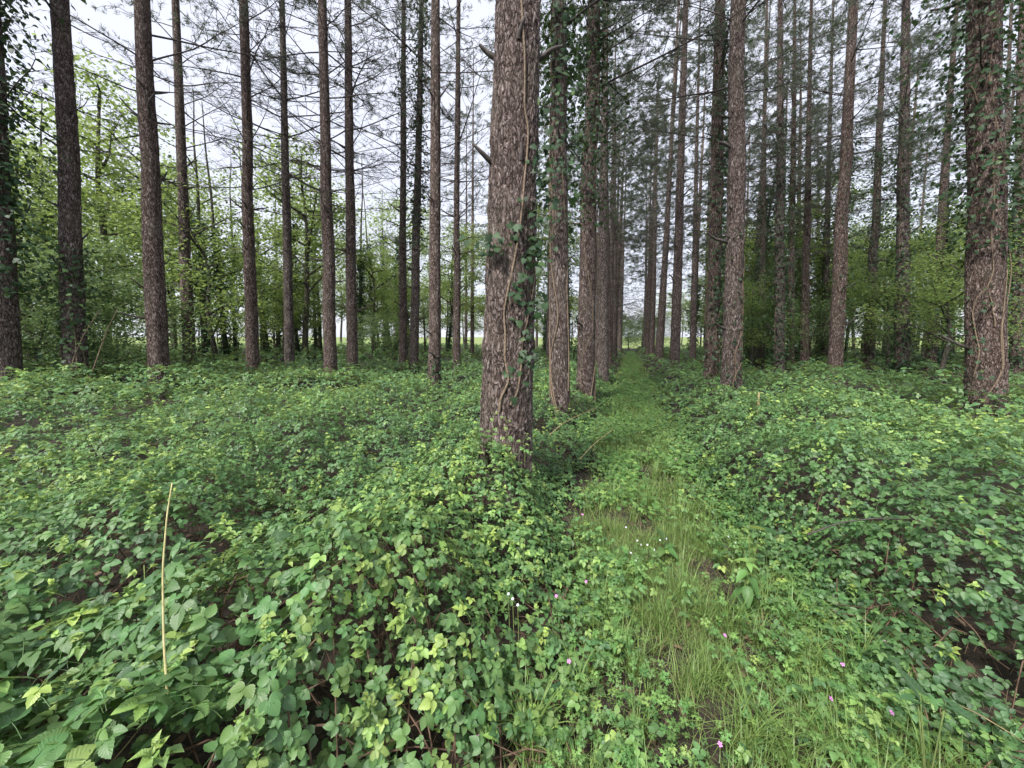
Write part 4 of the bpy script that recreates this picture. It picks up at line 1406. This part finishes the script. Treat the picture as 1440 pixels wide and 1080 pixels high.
for side, v, lab in ((-1, -1.0, 'distant pine in the left row of the avenue along the path'), (1, 1.42, 'distant pine in the right row of the avenue along the path')):
    for u in np.arange(12.0 if side < 0 else 16.0, 47, 3.5):
        vv = v + rng.normal(0, .12); x, y = xy_of(u + rng.normal(0, .3), vv)
        if ok_place(x, y):
            far_pine(x, y, rng.uniform(.29, .36), lab, 'far pines of the avenue', seed); taken.append((x, y)); seed += 1
for v in (4.0, 6.6, 9.3, 12.0, 15.0, 18.0, 22.0):
    for u in np.arange(13.0 + v * .1, 44, 3.1 if v < 10 else 3.8):
        x, y = xy_of(u + rng.normal(0, .5), v + rng.normal(0, .3))
        if ok_place(x, y, 1.9) and rng.random() < (.46 if v < 11 else .32):
            far_pine(x, y, rng.uniform(.27, .36), 'distant pine standing in the dim wood right of the avenue', 'far pines right of the path', seed); taken.append((x, y)); seed += 1
for v in (-3.6, -6.2, -9.0):
    for u in np.arange(17.0, 44, 3.4):
        x, y = xy_of(u + rng.normal(0, .6), v + rng.normal(0, .4))
        px_, _, _ = to_px(np.array((x, y, 1.0)))
        if ok_place(x, y, 1.9) and rng.random() < .62:
            far_pine(x, y, rng.uniform(.25, .33), 'distant pine standing in the wood left of the avenue', 'far pines left of the path', seed); taken.append((x, y)); seed += 1


# stubs placed on the thickest trunk where the photo shows them
BIG = TREES[12]
for (pz, ang, ln, rr, tl) in ((at(690, 100, 3.2)[2], PI * 1.02, .14, .022, .35), (at(690, 100, 3.2)[2] + .02, PI * 1.52, .13, .018, 1.0), (at(690, 100, 3.2)[2] - .02, -.15, .20, .020, .15), (at(690, 240, 3.2)[2], PI * 1.12, .19, .020, .35), (at(690, 245, 3.2)[2], PI * 1.60, .12, .017, 1.1)):
    P_ = BIG['axis'](pz - BIG['gz']) - BIG['axis'](0) * 0
    o = link('branch_stub', make_stub(int(pz * 1000) % 997 + int(ang * 50), ln, rr), BIG['obj'])
    lp = P_ - np.array(BIG['obj'].location)
    put(o, lp + np.array((math.cos(ang), math.sin(ang), 0)) * BIG['radius'](pz - BIG['gz']) * .92, rotz_mat(ang, tl))

# ------------------------------------------------------------------ ivy
def ivy(tr, label, z0, z1, n, spread=.10, size=.055, stems=2, hi=False, bias=None, age=.25, thick=.012, name='ivy_plant', profile=None, wind=.6, amt=1.0):
    """ivy on a bole: winding stems and leaves standing off the bark. bias: (angle, width) of the side it keeps to"""
    r = np.random.default_rng(abs(hash(label)) % 99991 if False else sum(ord(c) * (i + 1) for i, c in enumerate(label)) % 99991)
    o0 = np.array((tr['base'][0], tr['base'][1], tr['gz']))
    t = thing(name, label, 'ivy', o0, group='ivy on trunks')
    z = z0 + (z1 - z0) * r.random(n) if profile is None else z0 + (z1 - z0) * np.clip(profile(r.random(n)), 0, 1)
    cl = vnoise(z * 2.3 + 5, z * 0 + len(label))
    ang = r.uniform(0, 2 * PI, n) if bias is None else r.normal(bias[0], bias[1], n)
    rad = np.array([tr['radius'](a) for a in z]) + .01 + np.abs(r.normal(0, 1, n)) * spread * (.35 + 1.1 * cl)
    C = np.array([tr['axis'](a) for a in z]) - o0
    dr = np.stack([np.cos(ang), np.sin(ang), 0 * ang], 1)
    P = C + dr * rad[:, None]
    Nn = dr * .8 + np.array((0, 0, .55)) + r.normal(0, .38, (n, 3))
    hd = r.normal(0, .6, n)
    R = frames(Nn, ang)
    # leaf tips hang down: heading -z laid into the leaf plane
    Nn /= np.linalg.norm(Nn, axis=1)[:, None]
    h = np.array((0, 0, -1.0)) + .7 * np.stack([-np.sin(ang), np.cos(ang), 0 * ang], 1) * hd[:, None]
    h = h - Nn * (h * Nn).sum(1)[:, None]; h /= np.linalg.norm(h, axis=1)[:, None] + 1e-9
    R = np.stack([np.cross(h, Nn), h, Nn], 2)
    mb = MB()
    scatter(mb, IVY_HI if hi else IVY_LO, P, R, size * r.uniform(.55, 1.3, n), r.random(n), np.clip(r.normal(age, .15, n), 0, 1))
    link('foliage', mb.mesh('ivy_foliage', M_IVY), t, kind='stuff')
    for k in range(stems):
        m = 40; zz = np.linspace(0.0, z1 * r.uniform(.8, 1), m)
        a = (bias[0] if bias else r.uniform(0, 6.3)) + wob(m, wind, 6, r)
        pts = np.array([tr['axis'](q) - o0 + np.array((math.cos(b), math.sin(b), 0)) * (tr['radius'](q) + thick * .7) for q, b in zip(zz, a)])
        mbs = MB(); V, F = tube(pts, np.linspace(thick, thick * .4, m), 6 if hi else 4); mbs.add(V, F)
        link('stem', mbs.mesh('ivy_stem', M_VINE), t)
    return t


def vine(tr, label, pts_px, rad, parent=None, off=.0):
    """an ivy stem following photo points (px, py) over the front of a bole"""
    o0 = np.array((tr['base'][0], tr['base'][1], tr['gz']))
    out = []
    for px, py in pts_px:
        dv = at(px, py, 1.0) - np.array((0, 0, CAM_H))
        # meet the bole's cylinder
        z = CAM_H + dv[2] * tr['d']
        for _ in range(3):
            c = tr['axis'](z - tr['gz']); R_ = tr['radius'](z - tr['gz']) + off + rad * .5
            A = dv[0] ** 2 + dv[1] ** 2; B = -2 * (dv[0] * c[0] + dv[1] * c[1]); Cc = c[0] ** 2 + c[1] ** 2 - R_ * R_
            disc = B * B - 4 * A * Cc
            s = (-B - math.sqrt(disc)) / (2 * A) if disc > 0 else -B / (2 * A)
            z = CAM_H + dv[2] * s
        out.append(np.array((0, 0, CAM_H)) + dv * s)
    P = np.array(out)
    q = np.linspace(0, len(P) - 1, len(P) * 5)
    Q = np.stack([np.interp(q, np.arange(len(P)), P[:, k]) for k in range(3)], 1)
    for _ in range(2):
        Q[1:-1] = (Q[:-2] + 2 * Q[1:-1] + Q[2:]) / 4
    Q += np.stack([wob(len(Q), rad * .35, 9) for _ in range(3)], 1)
    mb = MB(); V, F = tube(Q - o0, rad * (1 + wob(len(Q), .12, 12)) * np.linspace(1.1, .7, len(Q)), 8); mb.add(V, F)
    if parent is None:
        return thing('ivy_stem_vine', label, 'ivy', o0, me=mb.mesh('vine', M_VINE))
    return link('stem', mb.mesh('vine', M_VINE), parent)


def ivy_sprays(t, tr, spots, size, n, rad=.05):
    """leaf sprays standing off the bole at photo points (px, py, depth)"""
    o0 = np.array(t.location)
    mb = MB()
    for px, py, d in spots:
        c = at(px, py, d) - o0
        P = c + rng.normal(0, rad, (n, 3))
        Nn = np.array((0, -.8, .6)) + rng.normal(0, .5, (n, 3)); Nn /= np.linalg.norm(Nn, axis=1)[:, None]
        h = np.array((0, 0, -1.0)) + rng.normal(0, .6, (n, 3)); h -= Nn * (h * Nn).sum(1)[:, None]; h /= np.linalg.norm(h, axis=1)[:, None]
        scatter(mb, IVY_HI, P, np.stack([np.cross(h, Nn), h, Nn], 2), size * rng.uniform(.6, 1.3, n), rng.random(n), np.clip(rng.normal(.30, .16, n), 0, 1))
    link('foliage', mb.mesh('ivy_foliage', M_IVY), t, kind='stuff')


# the thickest trunk: two pale stems, leaves down its right side, young brambles at the foot
tb = thing('ivy_plant', 'ivy with two pale twisting stems climbing the thickest trunk', 'ivy', (BIG['base'][0], BIG['base'][1], BIG['gz']))
vine(BIG, '', [(702, 580), (704, 562), (709, 550), (716, 535), (709, 500), (711, 470), (709, 440), (714, 410), (720, 380), (726, 350), (733, 300), (736, 270), (742, 220), (744, 180), (738, 150), (739, 110), (739, 70), (735, 30), (732, -5)], .0095, tb)
vine(BIG, '', [(718, 570), (728, 553), (731, 535), (733, 500), (735, 475), (742, 450), (747, 425), (751, 400), (752, 360)], .0075, tb)
ivy_sprays(tb, BIG, [(752, 215, 3.05), (757, 250, 3.05), (750, 290, 3.0), (756, 310, 3.0), (747, 335, 2.98), (727, 330, 2.93), (745, 365, 2.98), (738, 390, 2.95), (736, 410, 2.95), (700, 338, 2.92), (676, 344, 2.95), (742, 470, 2.93), (741, 500, 2.95), (728, 525, 2.93), (756, 345, 3.0), (755, 375, 3.0), (752, 425, 2.98), (757, 270, 3.03), (748, 445, 2.96)], .055, 12, .055)
ivy_sprays(tb, BIG, [(768, 140, 3.15), (764, 170, 3.1), (772, 270, 3.1), (775, 240, 3.1), (757, 225, 3.1)], .055, 16, .08)

T = TREES
ivy(T[0], 'dark ivy cloaking the upper trunk at the left edge', 1.9, 8.5, 3800, .36, .075, 1, bias=None, age=.2)
ivy(T[1], 'ivy and bare stems wrapping the lower second trunk from the left', .5, 2.9, 900, .24, .062, 4, hi=True, age=.5)
ivy(T[9], 'dark ivy sheathing the top of the leaning pine left of the thickest trunk', 4.3, 14, 1900, .22, .08, 1, age=.15)
ivy(T[8], 'light ivy veil on the slender pine of the close pair', 5.0, 13, 500, .12, .07, 0, age=.3)
ivy(T[10], 'ivy sleeve round the foot of the reddish pine', .3, .95, 130, .06, .055, 1, age=.3)
ivy(T[13], 'large glossy ivy crowding the upper bole right of the thickest trunk', 2.6, 6.2, 1300, .26, .065, 3, hi=True, age=.33, profile=lambda q: q ** .6)
ivy(T[14], 'ivy bushing out high on the second pine right of the thickest trunk', 3.6, 9.5, 2300, .38, .075, 2, age=.28, profile=lambda q: q ** .7)
ivy(T[17], 'ivy down the right flank of the pine behind the bare path-side trunk', .6, 9, 2300, .24, .07, 2, bias=(-.4, 1.1), age=.22)
ivy(T[18], 'thin ivy creeping on the bare pine nearest the path', .4, 3.4, 110, .03, .05, 3, hi=True, bias=(-1.0, .8), age=.25, thick=.008)
ivy(T[19], 'dark ivy streaking the left trunk of the pair', .4, 9, 2000, .20, .07, 1, age=.2)
ivy(T[20], 'ivy leaves on the thin right trunk of the pair', .5, 10, 1800, .28, .07, 1, age=.35)
ivy(T[21], 'ivy patches on the leaning brown pine midway right', 1.2, 7.5, 900, .17, .06, 1, bias=(-.2, .9), age=.15)
ivy(T[22], 'leafy ivy scattered up the paler leaning pine', .6, 9, 2000, .26, .075, 1, age=.35)
ivy(T[23], 'ivy thick round the lower bole of the dark straight pine', .2, 8.5, 2300, .24, .07, 2, age=.28, profile=lambda q: q ** 1.6)
ivy(T[24], 'ivy bushing round the pale trunk that leans right', .3, 5.0, 1000, .22, .075, 1, age=.38, profile=lambda q: q ** 1.3)
ivy(T[26], 'ivy shroud on the dark pine at the right edge', .4, 8, 2600, .32, .070, 2, age=.25)
ivy(T[29], 'ivy column on the thin trunk left of the leaning brown pine', .3, 8, 1500, .30, .08, 1, age=.35)
ivy(T[27], 'ivy on the thin dark trunk behind the bare path-side pine', .3, 8, 1200, .22, .08, 1, age=.3)
RT = TREES[25]
ti = ivy(RT, 'ivy overgrowing the thick trunk near the right edge, bushy at the top', 2.5, 6.8, 2600, .34, .060, 0, hi=True, age=.27, profile=lambda q: q ** .75)
ivy_sprays(ti, RT, [(1368, 480, RT['d'] - 0.32), (1374, 520, RT['d'] - 0.32), (1400, 555, RT['d'] - 0.32), (1362, 545, RT['d'] - 0.22), (1382, 565, RT['d'] - 0.32), (1390, 420, RT['d'] - 0.32), (1420, 420, RT['d'] - 0.22), (1345, 470, RT['d'] - 0.02), (1350, 440, RT['d'] - 0.02)], .05, 12, .09)
for pts in ([(1384, 562), (1400, 540), (1412, 515), (1411, 490), (1408, 460), (1418, 420), (1422, 385), (1421, 350)],
            [(1369, 530), (1378, 495), (1372, 470), (1367, 440), (1372, 420), (1388, 405), (1398, 380), (1394, 330), (1399, 280), (1396, 220), (1402, 160), (1390, 110), (1396, 60)],
            [(1410, 520), (1408, 470), (1413, 420), (1417, 380)],
            [(1400, 460), (1396, 430), (1392, 410)],
            [(1366, 120), (1376, 145), (1398, 160), (1408, 200), (1412, 250)]):
    vine(RT, '', pts, .0085, ti)
vine(TREES[14], 'thin pale vine looping down the second pine right of the thickest trunk', [(817, 538), (816, 520), (819, 500), (828, 480), (834, 465), (834, 430), (829, 395), (824, 370), (820, 330)], .010)
vine(TREES[13], 'thin pale vine running down the right side of the pine beside the thickest trunk', [(799, 550), (800, 500), (799, 450), (797, 400), (799, 350), (793, 290), (790, 200)], .008)
vine(TREES[17], 'thin pale vine on the left of the ivy-dressed pine', [(997, 480), (991, 450), (993, 420), (995, 390), (997, 370)], .009)


# ------------------------------------------------------------------ broadleaf trees behind the pines
def make_broad(seed, H=7.0, R=2.6, nl=5200, leaf=.085, lowest=.25, age=.5, limbs=9, stem_r=.09, mat=None):
    r = np.random.default_rng(seed)
    tb_ = MB(); n = 10; s = np.linspace(0, 1, n)
    main = np.stack([wob(n, .25, 3, r) * s, wob(n, .25, 3, r) * s, s * H * .8], 1)
    V, F = tube(main, stem_r * (1.1 - .85 * s), 7); tb_.add(V, F)
    ends = []
    for k in range(limbs):
        f = lowest + (.95 - lowest) * (k + r.random()) / limbs
        p = np.array([np.interp(f, s, main[:, q]) for q in range(3)])
        a = k * 2.4 + r.uniform(-.4, .4); L = R * (1.1 - .55 * f) * r.uniform(.7, 1.15)
        m = 6; q = np.linspace(0, 1, m)
        el = r.uniform(.2, .8)
        lim = p + np.stack([np.cos(a) * L * q + wob(m, .12, 2, r) * q, np.sin(a) * L * q + wob(m, .12, 2, r) * q, math.tan(el) * L * q * .8 + wob(m, .1, 2, r) * q], 1)
        V, F = tube(lim, stem_r * .45 * (1 - .8 * q), 5); tb_.add(V, F)
        for g in (.45, .65, .85, 1.0):
            c = np.array([np.interp(g, q, lim[:, w]) for w in range(3)])
            e = c + r.normal(0, .35, 3) * R * .25 + np.array((0, 0, .1))
            V, F = tube(np.array([c, e]), (stem_r * .12, stem_r * .05), 3, False); tb_.add(V, F)
            ends += [(c, .5), (e, .7)]
    ends.append((main[-1], .8))
    C = np.array([e[0] for e in ends]); w = np.array([e[1] for e in ends])
    cl = r.choice(len(C), nl, p=w / w.sum())
    sub = r.normal(0, 1, (len(C), 4, 3)) * np.array((.17, .17, .11)) * R * .75           # little leaf sprays in every clump
    P = C[cl] + sub[cl, r.integers(0, 4, nl)] + r.normal(0, 1, (nl, 3)) * np.array((.075, .075, .045)) * R
    P[:, 2] = np.maximum(P[:, 2], .25)
    Nn = np.array((0, 0, 1.0)) + r.normal(0, .55, (nl, 3))
    mb = MB()
    cage = r.normal(0, .19, len(C))
    scatter(mb, QUAD, P, frames(Nn, r.uniform(0, 6.3, nl)), leaf * r.uniform(.6, 1.3, nl), r.random(nl), np.clip(age + cage[cl] + r.normal(0, .08, nl), 0, 1))
    return tb_.mesh('trunk', M_GREYBARK), mb.mesh('crown', mat or M_BROAD)


BROAD = [make_broad(500, 11, 3.2, 8500, .13, .34, .55, 15, .13), make_broad(501, 8, 2.8, 7500, .12, .32, .42, 14, .11), make_broad(502, 6, 2.3, 6500, .10, .24, .45, 13, .08),
         make_broad(503, 12, 2.8, 8500, .12, .28, .80, 15, .13), make_broad(504, 4.2, 2.2, 6200, .085, .04, .42, 16, .05, M_ELDER), make_broad(505, 9, 3.2, 8500, .12, .30, .38, 15, .12)]


def broad(px, d, kind, label, scale=1.0, group='broadleaf trees behind the pines', rz=None, name='broadleaf_tree'):
    p = at(px, 480, d); x, y = p[0], p[1]; gz = float(ground_z(x, y)) * float(sstep(80, 45, math.hypot(x, y)))
    t = thing(name, label, 'tree' if name != 'shrub' else 'shrub', (x, y, gz), group)
    a = rng.uniform(0, 6.3) if rz is None else rz
    tk, cr = BROAD[kind]
    o = link('trunk', tk, t); o.matrix_local = Matrix.Rotation(a, 4, 'Z') @ Matrix.Scale(scale, 4)
    o = link('crown', cr, t, kind='stuff'); o.matrix_local = Matrix.Rotation(a, 4, 'Z') @ Matrix.Scale(scale, 4)
    return t


for px, d, k, sc, lab in [
    (150, 13.5, 3, 1.0, 'tall yellow-green broadleaf tree behind the second and third trunks from the left'),
    (40, 11.0, 5, .9, 'dark green leafy tree at the left edge behind the ivy-cloaked trunk'),
    (215, 17.0, 0, 1.0, 'dim green tree between the third and fourth trunks from the left'),
    (305, 12.0, 2, 1.0, 'low spreading fresh green tree between the fourth and fifth trunks from the left'),
    (245, 20.0, 5, 1.2, 'tall dark tree filling the gap right of the stub-studded trunk'),
    (370, 19.0, 1, 1.0, 'leafy green tree behind the fifth and sixth trunks from the left'),
    (430, 17.0, 0, 1.0, 'bright green tree rising between the sixth trunk and the bare slim one'),
    (450, 24.0, 3, .95, 'pale green tree far behind the bare slim trunk left of centre'),
    (525, 22.0, 1, .9, 'grey-green tree right of the dark pine left of centre'),
    (550, 30.0, 2, 1.2, 'small far tree left of the close pair of slim pines'),
    (120, 22.0, 1, 1.2, 'far green tree deep in the wood at the left'),
    (532, 27.0, 5, .8, 'dark grey-green tree just left of the close pair of slim pines'),
    (598, 30.0, 1, .8, 'green tree seen between the close pair and the reddish pine'),
    (628, 34.0, 0, .7, 'pale green tree seen between the reddish pine and the very slim pine'),
    (655, 40.0, 2, 1.1, 'low far tree in the bright gap left of the thickest trunk'),
    (685, 36.0, 1, .8, 'far green tree half hidden by the left flank of the thickest trunk'),
    (765, 33.0, 1, .75, 'far green tree in the gap right of the thickest trunk'),
    (985, 40.0, 1, .8, 'far green tree behind the slim pines right of the path'),
    (1040, 34.0, 0, .7, 'far green tree just right of the bare path-side pine'),
    (15, 18.0, 3, 1.0, 'far yellowish tree beyond the left edge ivy'),
    (1155, 24.0, 3, .75, 'yellow-green tree behind the leaning brown pine on the right'),
    (1060, 22.0, 2, 1.0, 'green tree behind the bare path-side pine'),
    (1250, 14.5, 2, .75, 'fresh green shrubby tree beside the dark straight pine on the right'),
    (1325, 11.0, 2, .75, 'light green small tree left of the ivy-laced thick trunk'),
    (1300, 20.0, 1, 1.0, 'green tree deep behind the pale leaning trunk'),
    (1400, 14.0, 5, .8, 'dark leafy tree at the right edge behind the thick trunk'),
    (1200, 28.0, 0, .8, 'far pale tree between the leaning pines on the right'),
]:
    broad(px, d, k, lab, sc)
for i in range(17):                                                   # leafy wall behind the right-hand and middle pines
    px = [545, 575, 640, 690, 775, 1000, 1035, 1060, 1085, 1120, 1150, 1190, 1215, 1245, 1290, 1340, 1410][i]
    GAPPED.append((broad(px, rng.uniform(20, 33), int(rng.choice([0, 3, 3, 1])), '', rng.uniform(.75, 1.05), 'broadleaf trees closing the gaps between pines'), 'fresh green broadleaf tree'))
for i in range(44):                                                   # beyond the wood: hedge trees across the meadow
    px = -30 + i * 34.5 + rng.uniform(-12, 12)
    GAPPED.append((broad(px, rng.uniform(52, 68), int(rng.choice([0, 1, 2, 3])), '', rng.uniform(.65, 1.0) * (1.2 if px < 700 else 1.0), 'hedge trees beyond the meadow'), 'pale far hedge tree'))
for i in range(11):                                                   # understorey in the left wood
    px = rng.uniform(-30, 600); d = rng.uniform(15, 34)
    GAPPED.append((broad(px, d, int(rng.choice([2, 1, 1, 4])), '', rng.uniform(.6, .95), 'understorey shrubs left', name='shrub'), 'leafy understorey shrub'))
for i in range(12):
    px = rng.uniform(1040, 1460); d = rng.uniform(15, 34)
    GAPPED.append((broad(px, d, int(rng.choice([2, 4, 4])), '', rng.uniform(.5, .9), 'understorey shrubs right', name='shrub'), 'leafy understorey shrub'))
for px, d, sc, lab in ((868, 40, .85, 'leafy shrub at the far end of the path, left side'), (884, 43, 1.0, 'leafy shrub closing the far end of the path'), (903, 38, .85, 'leafy shrub at the far end of the path, right side'), (925, 42, .9, 'leafy shrub behind the far right row of the avenue'), (850, 45, 1.0, 'leafy shrub behind the far left row of the avenue')):
    broad(px, d, 4, lab, sc * 1.15, None, name='shrub')
D1 = TREES[1]['d']
broad(50, D1 + .6, 4, 'leafy elder shrub filling the left edge between the first two trunks', .62, None, .5, 'shrub')
broad(165, D1 + 2.4, 4, 'leafy elder shrub between the second and third trunks from the left', .78, None, 2.1, 'shrub')
broad(135, D1 + .9, 4, 'elder shrub at the foot of the second trunk from the left', .42, None, 3.4, 'shrub')

broad(18, D1 + 1.6, 4, 'tall leafy elder behind the trunk at the left edge', .9, None, 1.1, 'shrub')
broad(90, D1 + 1.6, 4, 'tall leafy elder behind the second trunk from the left', 1.0, None, 4.4, 'shrub')

# bare pale elder stems at the second trunk
for pts, lab in (([(95, 548, D1 - 0.35), (103, 505, D1 - 0.25), (118, 470, D1 - 0.20), (140, 437, D1 - 0.15)], 'pale bare stem leaning right from the foot of the second trunk'),
                 ([(122, 545, D1 - 0.25), (138, 500, D1 - 0.15), (150, 465, D1 - 0.05), (165, 435, D1 - 0.05)], 'longer pale bare stem right of the second trunk'),
                 ([(106, 548, D1 - 0.30), (108, 515, D1 - 0.25), (106, 475, D1 - 0.20), (98, 445, D1 - 0.15)], 'upright pale bare stem on the second trunk'),
                 ([(80, 550, D1 - 0.35), (100, 530, D1 - 0.30), (122, 520, D1 - 0.25)], 'low pale bare stem lying against the second trunk')):
    cane('bare_stem', lab, 'stem', pts, .012, M_VINE)

# ivy-clad thin trunks in the left wood
def far_ivy(seed, H=7.0):
    r = np.random.default_rng(seed); mb = MB(); n = 1500
    z = H * r.random(n) ** .9; a = r.uniform(0, 6.3, n)
    rad = .10 + np.abs(r.normal(0, .16, n)) * (.4 + vnoise(z * 1.4 + seed, z * 0)) * (1 - .4 * z / H)
    dr = np.stack([np.cos(a), np.sin(a), 0 * a], 1)
    P = dr * rad[:, None]; P[:, 2] = z
    scatter(mb, QUAD, P, frames(dr * .8 + np.array((0, 0, .6)) + r.normal(0, .4, (n, 3)), a), .12 * r.uniform(.6, 1.3, n), r.random(n), np.clip(r.normal(.2, .12, n), 0, 1))
    return mb.mesh('ivy_foliage', M_IVY)


FAR_IVY = [far_ivy(700 + k, 6 + k) for k in range(3)]
BOLE = [trunk_mesh(.10, 11, 800 + k, 8, .4, 10, M_GREYBARK)[0] for k in range(2)]
for i, (px, d) in enumerate([(318, 17), (330, 21), (378, 20), (392, 24), (418, 19), (444, 23), (505, 21), (528, 24), (541, 26), (300, 24), (75, 14), (65, 16), (287, 16), (557, 22), (574, 27), (630, 28), (700, 26), (800, 24), (765, 28), (812, 21), (1052, 19), (1060, 26), (1082, 23), (1330, 17)]):
    p = at(px, 480, d); gz = float(ground_z(p[0], p[1]))
    t = thing('ivy_clad_tree', '', 'tree', (p[0], p[1], gz), 'ivy-clad trunks in the background')
    GAPPED.append((t, 'thin dark ivy-clad trunk'))
    t.rotation_euler = (rng.normal(0, .04), rng.normal(0, .07), rng.uniform(0, 6))
    link('trunk', BOLE[i % 2], t)
    link('foliage', FAR_IVY[i % 3], t, kind='stuff')

for i, o in enumerate([o for o, w in GAPPED if w == 'distant pine' and o['group'] == 'far pines right of the path']):
    if i % 2 == 0:
        t = thing('ivy_plant', '', 'ivy', o.location, 'ivy on far pines')
        t.rotation_euler = o.rotation_euler
        f = link('foliage', FAR_IVY[i % 3], t, kind='stuff')
        f.matrix_local = Matrix.Rotation(rng.uniform(0, 6), 4, 'Z') @ Matrix.Diagonal((1.35, 1.35, rng.uniform(.8, 1.3), 1))
        GAPPED.append((t, 'distant ivy sleeve'))

# ------------------------------------------------------------------ say which gap between the near trunks each far thing is seen in
SHORT = ['left edge trunk', 'elder-wrapped second trunk', 'stub-studded third trunk', 'slim fourth trunk', 'pale fifth trunk', 'thin sixth trunk', 'bare slim trunk', 'dark slim pine',
         'slender pair pine', 'leaning pair pine', 'reddish pine', 'very slim pine', 'thickest trunk', 'ivy-topped pine', 'vine-looped pine', 'third avenue pine', 'leaning avenue pine', 'ivy-dressed pine',
         'bare path-side pine', 'ivy-streaked pine', 'thin paired pine', 'leaning brown pine', 'paler leaning pine', 'dark straight pine', 'pale leaning trunk', 'ivy-laced thick trunk', 'right edge pine']
marks = sorted((float(to_px(TREES[k]['base'] + np.array((0, 0, .9)))[0]), nm) for k, nm in enumerate(SHORT))
ORD = ['first', 'second', 'third', 'fourth', 'fifth', 'sixth', 'seventh', 'eighth', 'ninth', 'tenth', 'eleventh', 'twelfth', 'thirteenth', 'fourteenth'] + ['%dth' % k for k in range(15, 60)]
cells = {}
for o, what in GAPPED:
    x = float(to_px(np.array((o.location[0], o.location[1], 1.0)))[0])
    g = sum(m[0] < x for m in marks)
    cells.setdefault((what, g), []).append((x, o))
for (what, g), lst in cells.items():
    lst.sort(key=lambda q: q[0])
    where = ('left of the ' + marks[0][1]) if g == 0 else ('right of the ' + marks[-1][1]) if g == len(marks) else 'between ' + marks[g - 1][1] + ' and ' + marks[g][1]
    for i, (x, o) in enumerate(lst):
        o['label'] = what + (', ' + ORD[i] + ' from left' if len(lst) > 1 else ', seen') + ' ' + where
